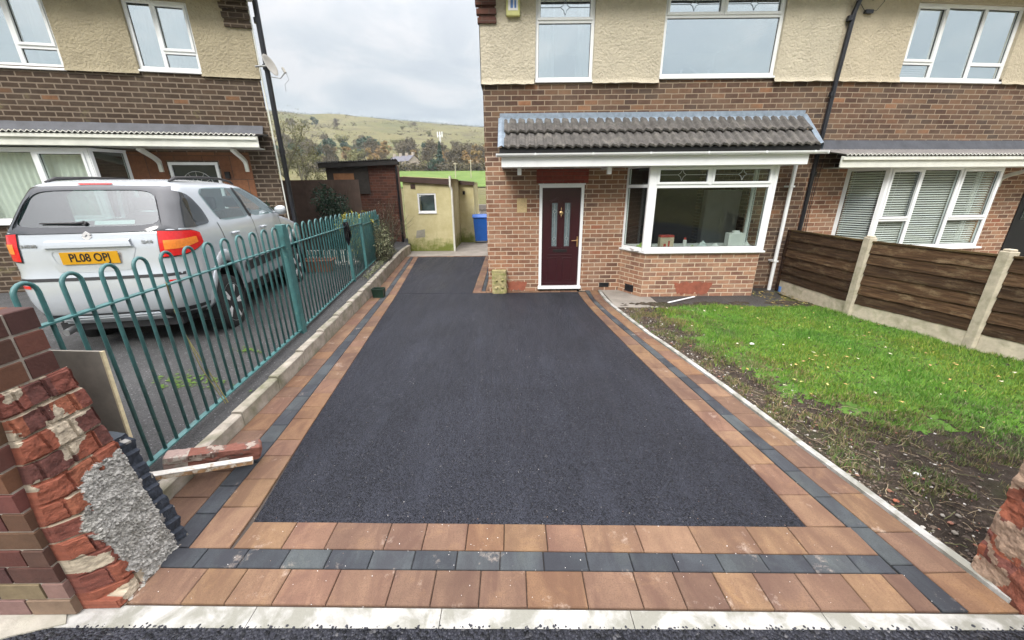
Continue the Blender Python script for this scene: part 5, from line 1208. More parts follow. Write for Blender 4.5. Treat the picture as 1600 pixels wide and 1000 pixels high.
    m.sheet(lambda u, v: lampf(u, v), NU, NV); tl = m.build('tail_lamp', 'lampred', car, smooth=True)
    m = MB(); m.sheet(lambda u, v: lampf(.10 + .72 * u, .30 + .36 * v, .0145), NU, 6); m.build('indicator_lens', 'lamporange', tl, smooth=True)
    m = MB(); m.sheet(lambda u, v: lampf(.0 - .02 + 1.04 * u, -.045 + v * 1.09, .007), NU, 6); m.build('lamp_rim', 'gasket', tl, smooth=True)
# bumper, skid plate, trim
m = MB(); rpatch(m, [(-.78, .655), (.78, .655), (.78, .672), (-.78, .672)], .003, 24, 1); m.build('bumper_seam', 'gasket', car)
m = MB(); rpatch(m, [(-.85, .235), (.85, .235), (.85, .35), (-.85, .35)], .009, 40, 3); m.build('lower_bumper', 'carblack', car)
m = MB(); rpatch(m, [(-.52, .235), (.52, .235), (.46, .335), (-.46, .335)], .016, 20, 2)
for k in range(4): z = .25 + k * .024; m.bar((-.5, rear_y(.5, z) - .028, z), (.5, rear_y(.5, z) - .028, z), .012, .009)
m.build('skid_plate', 'silver', car)
for s_ in (-1, 1): m = MB(); rpatch(m, [(s_ * .62, .60), (s_ * .75, .60), (s_ * .75, .625), (s_ * .62, .625)], .006, 6, 1); m.build('reflector', 'lampred', car)
m = MB(); rpatch(m, [(-.40, .885), (.40, .885), (.38, .93), (-.38, .93)], .03, 14, 2)
m.add([(-.40, rear_y(.4, .885) - .03, .885), (.40, rear_y(.4, .885) - .03, .885), (.40, rear_y(.4, .885), .88), (-.40, rear_y(.4, .885), .88), (-.38, rear_y(.4, .93) - .03, .93), (.38, rear_y(.4, .93) - .03, .93), (.38, rear_y(.38, .94), .945), (-.38, rear_y(.38, .94), .945)], [(3, 2, 1, 0), (4, 5, 6, 7)]); m.build('tailgate_handle', 'silver', car)
ring_patch([(-.42, .875), (0, .875), (.42, .875), (.38, .78), (.33, .70), (0, .695), (-.33, .70), (-.38, .78)], [(-.36, .86), (0, .86), (.36, .86), (.335, .78), (.30, .725), (0, .72), (-.30, .725), (-.335, .78)], .004, 'silver', 'plate_recess')
py = rear_y(.26, .79) - .014
pl = MB(); pl.box((-.26, rear_y(0, .79) - .012, .735), (.26, rear_y(0, .79) - .02, .848)); plate = pl.build('number_plate', 'plate', car)
text_mesh('PL08 OPJ', .105, 'plate_characters', 'numblack', plate, T((0, rear_y(0, .79) - .0215, .792)) @ Matrix.Rotation(R_(90), 4, 'X'), .0006, .92, .0018)
text_mesh('SUZUKI', .034, 'badge_lettering', 'steel', car, T((-.54, rear_y(.54, .90) - .006, .90)) @ Matrix.Rotation(R_(-4), 4, 'Z') @ Matrix.Rotation(R_(90), 4, 'X'), .002, 1.3, .001)
text_mesh('SX4', .036, 'badge_lettering', 'steel', car, T((.53, rear_y(.53, .91) - .006, .91)) @ Matrix.Rotation(R_(4), 4, 'Z') @ Matrix.Rotation(R_(90), 4, 'X'), .002, 1.7, .001)
m = MB(); yb = rear_y(0, .97) - .01     # S shaped emblem of two interlocking angular strokes
for sg in (1, -1): m.prism([(sg * .045, .975 + sg * .012), (sg * .005, .975 + sg * .04), (-sg * .045, .975 + sg * .008), (-sg * .02, .975 - sg * .006), (sg * .004, .975 + sg * .012), (sg * .022, .975 + sg * .0)], 'y', yb, yb + .008)
m.build('emblem', 'alloy', car)
m = MB(); m.tube([(-.45, .25, .2), (-.45, .1, .2), (-.45, -.0, .19)], .03, 12); m.build('exhaust', 'steel', car)
m = MB(); m.box((-.7, .4, .16), (.7, 3.9, .26)); m.box((-.6, .15, .17), (.6, .5, .25)); m.build('underbody', 'carblack', car)
for x, y in ((-.38, 1.55), (.38, 1.55), (-.38, 2.3), (.38, 2.3)):
    m = MB(); m.box((x - .22, y, .55), (x + .22, y + .12, 1.13)); m.box((x - .13, y + .02, 1.15), (x + .13, y + .1, 1.32)); bevel(m.build('seat', 'carseat', car), .03, 3)
m = MB(); m.box((-.78, .2, .9), (.78, 1.2, .95)); m.build('parcel_shelf', 'carseat', car)
m = MB(); rpatch(m, [(.06, 1.075), (.42, 1.075), (.42, 1.115), (.06, 1.115)], .0, 8, 1); m.build('window_sticker', 'white', rg)
ZW = [(.1, .17), (.24, .32), (.50, .575), (.66, .755), (.735, .895), (.85, 1.005), (1.0, 1.165), (1.06, 1.215), (1.44, 1.545), (1.565, 1.625), (1.65, 1.69)]
def warp(o):
    if o.type == 'MESH':
        for v in o.data.vertices: v.co.z = interp(v.co.z, ZW)
        o.data.update()
    for c in o.children: warp(c)
warp(car)
# wheels
def wheel(x, y, side):
    wt = MB(); Mw = T((x, y, .30)) @ Matrix.Rotation(R_(90) * side, 4, 'Y')
    wt.lathe([(.20, -.10), (.27, -.105), (.305, -.09), (.318, -.05), (.318, .05), (.305, .09), (.27, .105), (.20, .10)], Mw, 40); t = wt.build('wheel', 'tyre', car, smooth=True)
    r = MB(); r.lathe([(.001, -.02), (.195, -.02), (.2, .085), (.215, .1), (.222, .104), (.222, -.05), (.2, -.06)], Mw, 40)
    t2 = r.build('rim', 'steel', t, smooth=False)
    r = MB()
    for k in range(5):
        a = k * 2 * math.pi / 5 + .3
        for da in (-.13, .13):
            p = Mw @ Vector((.045 * math.cos(a), .045 * math.sin(a), .075)); q = Mw @ Vector((.205 * math.cos(a + da), .205 * math.sin(a + da), .085)); r.bar(p, q, .03, .045, up=tuple(Mw.to_3x3() @ Vector((0, 0, 1))))
    r.lathe([(.001, .06), (.06, .06), (.05, .092), (.001, .096)], Mw, 16); r.lathe([(.200, .06), (.214, .095), (.222, .1), (.224, .09), (.21, .055)], Mw, 40); r.build('spokes', 'alloy', t)
for y in (.80, 3.26):
    for s_ in (-1, 1): wheel(s_ * .745, y, s_)

# ------------------------------------------------------------------ green railings
FE = empty('bow_top_fence', (-2.48, 2.13, 0), 0, 'teal green bow top metal railings between the drives, on the kerb line', 'fence')
FE_o = Vector(FE.location)
nodes = [(-2.415, 1.5), (-2.745, 4.66), (-3.07, 7.28), (-3.22, 8.4), (-3.52, 10.4)]
ft = [1.29, 1.31, 1.30, 1.24, 1.18]; fbm = [.19, .235, .30, .30, .28]
for i, (x, y) in enumerate(nodes):
    if i == 0: continue
    m = MB(); s_ = .045 if i == 1 else .03; zt = ft[i] + (.25 if i == 1 else .12)
    m.box((x - FE_o.x - s_, y - FE_o.y - s_, ndz(x, y) - .2), (x - FE_o.x + s_, y - FE_o.y + s_, zt)); bevel(m.build('post', 'teal', FE), .006)
for i in range(4):
    a = Vector((*nodes[i], 0)) - FE_o; b = Vector((*nodes[i + 1], 0)) - FE_o; L_ = (b - a).length; d = (b - a).normalized(); nrm_ = Vector((-d.y, d.x, 0))
    z0t, z1t = (ft[i], ft[i + 1]) if i < 2 else (ft[i] - .02, ft[i + 1] + .02)
    def at(s, z): p = a + d * s; return Vector((p.x, p.y, z))
    zt = lambda s: z0t + (z1t - z0t) * s / L_; zb = lambda s: fbm[i] + (fbm[i + 1] - fbm[i]) * s / L_
    for nm_, zf in (('top_rail', zt), ('bottom_rail', zb)):
        m = MB(); m.bar(at(.0, zf(0)), at(L_ - .03, zf(L_)), .045, .01); m.build(nm_, 'teal', FE)
    n = int((L_ - .08) / .239); off = (1.87 - 1.5) / d.y % .239 if i == 0 else .12 + (L_ - .08 - n * .239) / 2
    s = off
    while s < L_ - .09:
        h = .057; zc_ = zt(s) + .17
        P_ = [at(s - h, zb(s - h) - .015), at(s - h, zc_)] + [at(s - h * math.cos(t), zc_ + h * math.sin(t)) for t in [k * math.pi / 8 for k in range(1, 8)]] + [at(s + h, zc_), at(s + h, zb(s + h) - .015)]
        m = MB(); m.tube(P_, .0115, 8); m.build('hoop', 'teal', FE, smooth=True); s += .239
# black bag caught on the railings
m = MB(); m.sheet(lambda u, v: ((.07 + .035 * fb(u * 5, v * 3, 2)) * math.cos(u * 6.283) * math.sin(math.pi * min(1, v * .92 + .08)) ** .6 * (1.1 - .6 * v), (.06 + .03 * fb(u * 6, v * 4)) * math.sin(u * 6.283) * (1.1 - .6 * v), -.42 * v + .02), 22, 14)
bg_ = m.build('black_bag', 'bag', smooth=True, loc=(-3.02, 7.16, 1.36)); tag(bg_, 'crumpled black plastic bag hanging on the green railings', 'bag')
# bramble stem through the railings
m = MB(); m.tube([(-2.52, 2.95, .18), (-2.56, 2.9, .5), (-2.60, 2.82, .9), (-2.55, 2.75, 1.2), (-2.5, 2.7, 1.32)], .005, 5); m.tube([(-2.50, 2.9, .2), (-2.53, 2.8, .6), (-2.56, 2.76, 1.1)], .004, 5)
MT['stem'] = simple('stem', (.25, .23, .1), .8); tag(m.build('dry_stem', 'stem'), 'dry straw coloured stems threaded up through the railings', 'stem')

# ------------------------------------------------------------------ left brick pier
def rough_face(name, parent, f, nu, nv, mats, colf):
    m = MB(); m.sheet(f, nu, nv)
    m.c = [colf((i % nu + .5) / nu, (i // nu + .5) / nv) for i in range(nu * nv)]
    return m.build(name, mats, parent)
MT['brickblock'] = simple('brickblock', (1., 1., 1.), .9, .28, 16, .7, 90, attr=True)
MT['rubble_face'] = simple('rubble_face', (1., 1., 1.), .95, .22, 30, 1., 140, attr=True)
PB = [(.085, .036, .026), (.105, .043, .03), (.068, .03, .024), (.125, .055, .036)]
PX = -2.13
pier = empty('brick_pier', (-2.4, 1.45, 0), 0, 'dark red brick gate pier with its broken end and grey mortar, front left', 'gate pier')
po = Vector(pier.location); pr = random.Random(21)
m = MB(); mo = MB(); hgt_p = 1.475; nco = 14; ch = hgt_p / nco
y0, y1 = 1.29, 1.63; x0 = -3.6
mo.box((x0 - po.x, y0 + .008 - po.y, -.05), (PX - .010 - po.x, y1 - .008 - po.y, hgt_p - .01))
for k in range(nco):
    za, zb_ = k * ch + .006, (k + 1) * ch - .006
    off = (k % 2) * .118
    xe = PX
    x = PX
    first = True
    while x > x0:
        l = (.108 if (k % 2) else .222) if first else .222
        first = False
        xa = x - l
        j = pr.uniform(-.002, .002); base_c = pr.choice(PB) if za > .12 else (.2, .14, .10)
        c = tuple(q * pr.uniform(.85, 1.15) for q in base_c)
        # front stretcher row and rear stretcher row
        m.box((xa - po.x + .005, y0 + j - po.y, za), (x - po.x - .005 + j, y0 + .105 - po.y, zb_), c, .004)
        m.box((xa - po.x + .005, y0 + .117 - po.y, za), (x - po.x - .005 + j, y0 + .222 - po.y, zb_), tuple(q * pr.uniform(.9, 1.1) for q in pr.choice(PB)), .004)
        m.box((xa - po.x + .005, y0 + .234 - po.y, za), (x - po.x - .005 + j, y1 - po.y, zb_), tuple(q * pr.uniform(.9, 1.1) for q in pr.choice(PB)), .004)
        x = xa - .0
m.build('brickwork', 'brickblock', pier); MT['mortar'] = simple('mortar', (.3, .27, .23), .95, .2, 30, .6, 120); mo.build('mortar_core', 'mortar', pier)
# torn end: broken brick, mortar and rough concrete swelling out of the end of the wall
def prot(yy, z):
    t = max(0., 1 - z / 1.12); b = .012 + .17 * t ** .9
    b *= min(1, max(0.12, (yy - y0 - .0) / .10)) if z > .05 else 1
    return b
def torn(u, v):
    z = 1.16 * v; ymin = y0 + .028 + .10 * max(0, (z - .55)) ; yy = ymin + (1.66 - ymin) * u
    k = noise.voronoi(Vector((yy * 8, z * 12, 1)))[0][0]
    row = math.floor(z / ch); cc_ = math.floor((yy + (row % 2) * .055) / .11); hb = (math.sin(row * 12.9898 + cc_ * 78.233) * 43758.5453) % 1
    jz = abs((z / ch) % 1 - .5) > .42 or abs(((yy + (row % 2) * .055) / .11) % 1 - .5) > .45
    conc_ = is_conc(u, v)
    d = prot(yy, z) + .006 * fb(yy * 25, z * 25, 1, 4)
    if conc_: d += .010 * fb(yy * 16, z * 16, 3, 3) + .016 * abs(fb(yy * 55, z * 55, 3, 3))
    else: d += .022 * (hb - .5) + (-.012 if jz else 0) + .008 * (k - .3)
    if u in (0., 1.) or v == 1.: d = -.01
    return (PX + d - po.x, yy - po.y, z)
def is_conc(u, v):
    z = 1.16 * v; yy = y0 + .03 + .33 * u; n = fb(yy * 7, z * 7, 5, 4)
    return z < .66 + .14 * n and u > .30 + .25 * n - .3 * max(0, .2 - abs(z - .35))
def tcol(u, v):
    z = 1.16 * v; yy = y0 + .03 + .33 * u
    n = fb(yy * 7, z * 7, 5, 4); row = int(z / ch) + 99; h = (math.sin(row * 3.7 + math.floor((yy + ((row - 99) % 2) * .055) / .11) * 5.3) * 437.5) % 1
    edge = abs((z / ch) % 1 - .5) > .42
    conc = (.33, .325, .30) if n > -.1 else (.27, .265, .24)
    if is_conc(u, v): return tuple(q * (1 + .7 * fb(yy * 70, z * 70, 0, 3)) for q in conc)
    if n > .24: return tuple(q * (1 + .5 * fb(yy * 50, z * 50)) for q in (.42, .36, .27))
    if edge and h > .35: return (.32, .26, .19)
    return tuple(q * (1 + .35 * fb(yy * 40, z * 40)) for q in ((.23, .072, .042), (.17, .056, .04), (.11, .042, .034), (.26, .09, .05))[int(h * 4) % 4])
rough_face('broken_end', pier, torn, 120, 300, 'rubble_face', tcol)
# concrete stub behind with dark painted side
def stub(u, v):
    a = u * 3; z = .73 * v
    w_ = .185 - .115 * v + (.012 * math.sin(z * 70) if 0 else .018 * ((z / .078) % 1 - .5)); P_ = [(PX - .02, 1.63), (PX + w_ - .03, 1.63), (PX + w_, 1.735), (PX - .05, 1.75)]
    i = min(2, int(a)); t = a - i; x = P_[i][0] * (1 - t) + P_[i + 1][0] * t; y = P_[i][1] * (1 - t) + P_[i + 1][1] * t
    d = .012 * fb(x * 14, y * 14, z * 14, 4)
    return (x + d - po.x, y + d * .5 - po.y, z)
m = MB(); m.sheet(stub, 60, 60); top = [stub(i / 60, 1.) for i in range(61)]; m.add([(p[0], p[1], p[2]) for p in top], [tuple(range(61))])
def scol(u, v): return tuple(q * (1 + .5 * fb(u * 30, v * 30)) for q in ((.035, .043, .058) if fb(u * 5, v * 7, 3) < .12 + .3 * (u > .5) else (.3, .29, .27)))
m.c = [scol((i % 60 + .5) / 60, (i // 60 + .5) / 60) for i in range(3600)] + [(.07, .085, .1)]
m.build('painted_stub', 'rubble_face', pier)
m = MB()
for i in range(60): 
    y = pr.uniform(1.33, 1.68); r = pr.uniform(.004, .014); chip(m, -1.965 - po.x + pr.gauss(0, .012), y - po.y, r * .5, r, pr.choice([(.3, .29, .26), (.4, .36, .3), (.2, .17, .14)]))
m.build('mortar_crumbs', 'chips', pier)
# right broken pier
rpier = empty('brick_pier', (2.7, 1.2, 0), 0, 'broken orange brick gate pier at the right edge of the photo', 'gate pier'); ro = Vector(rpier.location)
m = MB(); m.box((2.455 - ro.x, .55 - ro.y, -.05), (3.4 - ro.x, 1.465 - ro.y, 1.5)); m.build('brickwork', 'brick_old', rpier, uv=True)
def rtorn(u, v):
    yy = 1.49 - .9 * u; z = 1.5 * v; d = .025 * fb(yy * 8, z * 8, 2, 5) + .02 + .018 * (noise.voronoi(Vector((yy * 9, z * 12, 3)))[0][0] - .3)
    if u in (0, 1): d = -.02
    return (2.455 - d - ro.x, yy - ro.y, z - .02)
def rcol(u, v):
    z = 1.5 * v; yy = 1.47 - .9 * u; n = fb(yy * 5, z * 5, 8, 4); row = int(z / .1) + 40; h = (math.sin(row * 3.9 + int(yy / .12) * 7.2) * 4378.5) % 1
    if n > .02: return tuple(q * (1 + .35 * fb(yy * 40, z * 40)) for q in (.30, .21, .15))
    return tuple(q * (1 + .35 * fb(yy * 40, z * 40)) for q in ((.25, .08, .045), (.2, .068, .042), (.15, .055, .042))[int(h * 3) % 3])
m = MB(); m.sheet(rtorn, 120, 170); m.f = [f[::-1] for f in m.f]; m.c = [rcol((i % 120 + .5) / 120, (i // 120 + .5) / 170) for i in range(120 * 170)]; m.build('broken_end', 'rubble_face', rpier)

# loose things by the left pier
bd = empty('plywood_board', (-2.45, 1.80, .1), 0, 'thin grey plywood board with pale edge standing behind the left pier', 'board')
m = MB(); m.box((-.28, 0, 0), (.285, .016, 1.06)); m.build('sheet_face', 'ply', bd); m = MB(); m.box((.285, -.0005, 0), (.296, .0165, 1.06)); m.build('cut_edge', 'ply_edge', bd)
bd.rotation_euler = (R_(-3), 0, R_(-4))
pk = empty('timber_plank', (-2.30, 1.99, .235), 0, 'short old plank with white top lying over the kerb stones', 'plank')
a = Vector((-.06, -.04, .0)); b = Vector((.42, .28, -.13)); 
m = MB(); m.bar(a, b, .05, .028); m.build('plank_body', 'plankside', pk)
m = MB(); m.bar(a + Vector((0, 0, .017)), b + Vector((0, 0, .017)), .052, .007); m.build('painted_top', 'plankwhite', pk)
def chunk(name, par, a, b, w_, h, mats, seed, cols):
    m = MB(); a = Vector(a); b = Vector(b); d = (b - a); dn = d.normalized(); sd_ = dn.cross(Vector((0, 0, 1))).normalized(); up_ = sd_.cross(dn)
    def f(u, v):
        t = v; ang = u * 2 * math.pi; cx, cz = math.cos(ang), math.sin(ang); k = 1 / max(abs(cx), abs(cz)) ; k = k * .9 + .1
        p = a + d * t; e_ = min(1, min(t, 1 - t) / .03) ** .4
        n_ = 1 + .16 * fb(ang * 1.2 if ang < 6.2 else 0, t * 6, seed, 4)
        return tuple(p + sd_ * cx * k * w_ / 2 * n_ * e_ + up_ * cz * k * h / 2 * n_ * e_)
    m.sheet(f, 32, 60); m.c = [cols((i % 32) / 32, (i // 32) / 60) for i in range(32 * 60)]
    return m.build(name, mats, par)
mc = empty('masonry_lump', (-2.3, 2.25, .17), 0, 'long broken lump of red brick and pink mortar resting on the kerb', 'rubble')
def mcol(u, v):
    n = fb(u * 4, v * 5, 2, 4)
    if v < .25: return (.34, .25, .22) if n > -.2 else (.4, .36, .31)
    return (.22, .09, .065) if n < .05 else ((.36, .3, .25) if n > .25 else (.16, .1, .08))
chunk('lump_body', mc, (-.10, -.10, .035), (.40, .16, -.07), .10, .095, 'rubble_face', 4, mcol)
# small things
m = MB(); m.box((-.08, -.06, 0), (.08, .06, .10)); 
m = MB(); q = [(-.095, -.07), (.095, -.07), (.095, .07), (-.095, .07)]
m.prism(q, 'z', .008, .02)
for a, b in zip(q, q[1:] + q[:1]): m.bar((*a, .01), (*b, .01), .006, .02); m.add([(a[0], a[1], .01), (b[0], b[1], .01), (b[0] * 1.15, b[1] * 1.15, .17), (a[0] * 1.15, a[1] * 1.15, .17)], [(0, 1, 2, 3)]); m.bar((a[0] * 1.15, a[1] * 1.15, .17), (b[0] * 1.15, b[1] * 1.15, .17), .012, .014)
tag(bevel(m.build('plant_tray', 'green_plastic', loc=(-2.52, 7.0, 0.0)), .003), 'small dark green plastic trough on the paving by the kerb', 'trough')
sb = MB(); sb.sheet(lambda u, v: ((.14 + .012 * fb(u * 8, v * 5)) * max(-1, min(1, 1.25 * math.cos(u * 6.283))), (.09 + .01 * fb(u * 8, v * 5, 3)) * max(-1, min(1, 1.25 * math.sin(u * 6.283))), .44 * v), 28, 20)
sb.add([(.13, .08, .437), (-.13, .08, .437), (-.13, -.08, .437), (.13, -.08, .437)], [(0, 1, 2, 3)])
for z in (.12, .26): 
    for x in (-.05, .06): chip(sb, x, -.095, z, .03, (1, 1, 1), .9)
tag(sb.build('stone_block', 'stone_old', loc=(-.24, 7.26, 0)), 'upright mossy carved stone block at the corner by the red door', 'stone block')
m = MB(); m.bar((2.72, 6.35, .03), (3.32, 6.66, .045), .03, .012); tag(m.build('plastic_strip', 'upvc'), 'long thin white plastic strip on the dark path under the bay', 'strip')
m = MB(); m.tube([(0, 0, 0), (0, 0, .1)], .055, 14); m.tube([(0, 0, .05), (.14, -.05, .03)], .045, 12); tag(m.build('drain_fitting', 'blue_plastic', loc=(5.18, 7.08, .01), smooth=False), 'blue plastic drain fitting at the foot of the white downpipe', 'pipe fitting')

# ------------------------------------------------------------------ timber fence on the right
TF = empty('garden_fence', (5.2, 6.4, 0), 0, 'brown timber panel fence with pale concrete posts beside the lawn', 'fence'); to_ = Vector(TF.location)
fn = [(5.16, 7.17), (5.225, 5.60), (5.65, 4.31), (6.12, 3.02), (6.6, 1.75)]; tr = random.Random(4)
for i, (x, y) in enumerate(fn):
    m = MB(); X, Y = x - to_.x, y - to_.y
    if i == 0: m.box((X - .03, Y - .03, 0), (X + .03, Y + .03, 1.16), (.6, .5, .5)); bevel(m.build('post', 'timber', TF), .004)
    else: m.prism([(X - .05, Y - .05), (X + .05, Y - .06), (X + .05, Y + .05), (X - .05, Y + .06)], 'z', -.2, 1.21); m.prism([(X - .035, Y - .035), (X + .035, Y - .045), (X + .035, Y + .035), (X - .035, Y + .045)], 'z', 1.21, 1.235); bevel(m.build('post', 'concrete_post', TF), .008)
for a, b in zip(fn, fn[1:]):
    a = Vector((*a, 0)) - to_; b = Vector((*b, 0)) - to_; d = (b - a); L_ = d.length; dn = d.normalized(); nl = Vector((-dn.y, dn.x, 0)) * -1
    if nl.x > 0: nl = -nl
    p = a + dn * .052; q = b - dn * .052
    m = MB(); m.bar(p + Vector((0, 0, .1)), q + Vector((0, 0, .1)), .045, .26); bevel(m.build('gravel_board', 'concrete_post', TF), .006)
    m = MB(); zc_ = .24; nb_ = 6; bhh = .152
    for k in range(nb_):
        sd_ = tr.uniform(0, 50); c = tuple([tr.uniform(.7, 1.7)] * 3)
        def f(u, v, k=k, sd_=sd_):
            pp = p + (q - p) * u; z = zc_ + k * bhh - .012 + v * (bhh + .02); z += (.011 * fb(u * 5, sd_, 0, 3)) if v == 0 else 0
            return tuple(pp + nl * (.030 - .020 * v + .002 * fb(u * 9, sd_ + v)) + Vector((0, 0, z)))
        m.sheet(f, 40, 3, c)
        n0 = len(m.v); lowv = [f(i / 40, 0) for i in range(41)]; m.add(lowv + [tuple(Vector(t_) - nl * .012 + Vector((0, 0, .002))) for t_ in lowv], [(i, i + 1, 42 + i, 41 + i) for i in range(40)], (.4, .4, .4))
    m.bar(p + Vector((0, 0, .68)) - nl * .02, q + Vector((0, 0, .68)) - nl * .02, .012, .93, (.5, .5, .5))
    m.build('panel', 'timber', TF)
    m = MB(); m.bar(p + Vector((0, 0, 1.155)), q + Vector((0, 0, 1.155)), .06, .022, (1.2, 1.35, 1.0)); m.build('capping', 'timber', TF)
poly_sheet('neighbour_garden', [(5.2, 7.3), (5.3, 5.6), (5.72, 4.3), (6.6, 1.8), (12, 1.8), (12, 8.2)], .0, 'yard', 'neighbouring front yard beyond the timber fence')
m = MB()     # damp leaf litter at the foot of the pipe
for i in range(220):
    x, y = gr.uniform(4.5, 5.15), gr.uniform(6.1, 7.1); a = gr.uniform(0, 6.28); r = gr.uniform(.008, .022)
    m.add([(x + math.cos(a + t) * r * k, y + math.sin(a + t) * r * k, .012 + gr.uniform(0, .012)) for t, k in ((0, 1.3), (1.3, .7), (3.14, 1.2), (4.8, .7))], [(0, 1, 2, 3)], gr.choice([(.35, .25, .08), (.2, .14, .06), (.4, .33, .12), (.15, .17, .05)]))
tag(m.build('leaf_litter', 'chips'), 'damp yellow leaf litter under the timber fence', 'leaf litter', kind='stuff')

# ------------------------------------------------------------------ back yard buildings
OH = empty('outhouse', (-2.6, 12.6, 0), 0, 'cream rendered lean to outhouse with small white window and green algae', 'outhouse'); ox, oy = -2.6, 12.6
m = MB(); wall_holes(m, -3.36 - ox, -1.88 - ox, -.1, 2.22, 0, [(-2.94 - ox, -2.36 - ox, 1.20, 1.80)], .08); m.add([(-3.36 - ox, 0, 2.22), (-1.88 - ox, 0, 2.22), (-1.88 - ox, 0, 2.24), (-3.36 - ox, 0, 2.31)], [(0, 1, 2, 3)])
m.add([(-1.88 - ox, 0, -.1), (-1.88 - ox, 2., -.1), (-1.88 - ox, 2., 2.24), (-1.88 - ox, 0, 2.24)], [(0, 1, 2, 3)]); m.add([(-3.36 - ox, 0, -.1), (-3.36 - ox, 3, -.1), (-3.36 - ox, 3, 2.3), (-3.36 - ox, 0, 2.3)], [(3, 2, 1, 0)]); m.build('wall', 'cream', OH)
m = MB(); m.add([(-1.88 - ox, 2.0, -.1), (-1.30 - ox, 2.0, -.1), (-1.36 - ox, 2.0, 2.15), (-1.88 - ox, 2.0, 2.2)], [(0, 1, 2, 3)]); m.add([(-1.30 - ox, 2.0, -.1), (-1.30 - ox, 4, -.1), (-1.36 - ox, 4, 2.15), (-1.36 - ox, 2.0, 2.15)], [(0, 1, 2, 3)]); m.build('rear_wall', 'cream', OH)
fw_ = window(OH, T((-2.94 - ox, .01, 1.22)), .58, .58, [(0, 1, 0, 1)], 'glass_side', fr=.05, silld=.1, sillx=.0); m = MB(); m.box((-2.9 - ox, .3, 1.1), (-2.4 - ox, .32, 1.9)); m.build('frosted_screen', 'doorglass', fw_)
m = MB(); m.prism([(-3.42 - ox, 2.29), (-1.83 - ox, 2.20), (-1.83 - ox, 2.04), (-3.42 - ox, 2.15)], 'y', -.09, -.05); bevel(m.build('fascia', 'brown_fascia', OH), .004); m = MB(); m.prism([(-1.83 - ox, 2.2), (-1.3 - ox, 2.15), (-1.3 - ox, 2.03), (-1.83 - ox, 2.07)], 'y', 1.9, 1.94); bevel(m.build('fascia', 'brown_fascia', OH), .004)
m = MB(); m.add([(-3.44 - ox, -.1, 2.30), (-1.80 - ox, -.1, 2.21), (-1.80 - ox, 2.0, 2.24), (-3.44 - ox, 2.0, 2.34)], [(0, 1, 2, 3)]); m.add([(-3.4 - ox, 2.0, 2.3), (-1.3 - ox, 1.9, 2.17), (-1.3 - ox, 4, 2.2), (-3.4 - ox, 4, 2.34)], [(0, 1, 2, 3)]); m.build('roof', 'felt', OH)
m = MB(); m.tube([(-1.86 - ox, -.13, 2.3), (-1.87 - ox, -.13, 2.0), (-1.83 - ox, -.10, 1.9), (-1.84 - ox, -.10, -.0)], .034, 10); m.build('downpipe', 'upvc_old', OH)
m = MB(); m.box((-3.12 - ox, -.02, 1.94), (-2.98 - ox, 0, 2.08)); m.build('air_vent', 'brown_fascia', OH)
m = MB(); m.prism([(-3.1 - ox, .42), (-2.8 - ox, .45), (-2.78 - ox, .7), (-3.05 - ox, .66)], 'y', -.006, 0); m.build('bare_patch', 'concrete', OH)
m = MB(); m.box((-1.74 - ox, 1.94, 1.72), (-1.66 - ox, 2.0, 1.84)); m.build('wall_lamp', 'black', OH)
SH = empty('brick_shed', (-4.7, 13.0, 0), 0, 'old dark brick shed with black felt roof behind the railings', 'shed')
X = lambda v: v + 4.7
m = MB(); m.add([(X(-4.5), 0, -.2), (X(-3.66), 0, -.2), (X(-3.62), 0, 2.72), (X(-4.5), 0, 2.70)], [(0, 1, 2, 3)]); m.add([(X(-3.66), 0, -.2), (X(-4.35), 3, -.2), (X(-4.35), 3, 2.7), (X(-3.62), 0, 2.72)], [(0, 1, 2, 3)])
m.add([(X(-4.5), .0, -.2), (X(-5.8), .1, -.2), (X(-5.8), .1, 2.7), (X(-4.5), .0, 2.70)], [(3, 2, 1, 0)][:1]); m.build('wall', brick('brick_shed', [(0, (.06, .028, .022)), (.5, (.11, .045, .032)), (1, (.17, .065, .04))], (.15, .1, .075)), SH, uv=True)
MT['shedboard'] = simple('shedboard', (.045, .04, .034), .85, .3, 6); m = MB(); m.box((X(-5.85), -.03, 1.8), (X(-4.52), -.008, 2.7)); m.build('board_cladding', 'shedboard', SH)
m = MB(); m.box((X(-5.62), -.06, 2.2), (X(-4.98), -.03, 2.42)); m.build('high_window', simple('shed_ply', (.3, .15, .07), .8, .3, 4), SH)
m = MB(); m.prism([(X(-6.0), 2.72), (X(-3.52), 2.80), (X(-3.52), 2.66), (X(-6.0), 2.58)], 'y', -.18, -.14); m.sheet(lambda u, v: (X(-6.02) + 2.50 * u - .75 * v, -.22 + 3.2 * v, 2.74 + .08 * u + .02 * math.sin(u * 2.5 / .076 * 6.28)), 260, 3); m.build('roof', 'felt', SH)
m = MB(); m.tube([(X(-3.6), -.1, 2.62), (X(-3.62), -.08, -.1)], .035, 8); m.build('downpipe', 'black_pvc', SH)
bf = MB()
for k in range(13): bf.box((-5.9 + k * .166, 9.98 + .004 * (k % 2), .1), (-5.9 + k * .166 + .163, 10.0 + .004 * (k % 2), 2.17))
tag(bf.build('board_fence', 'brown_fence'), 'tall plain dark brown board fence between the left house and shed', 'fence')
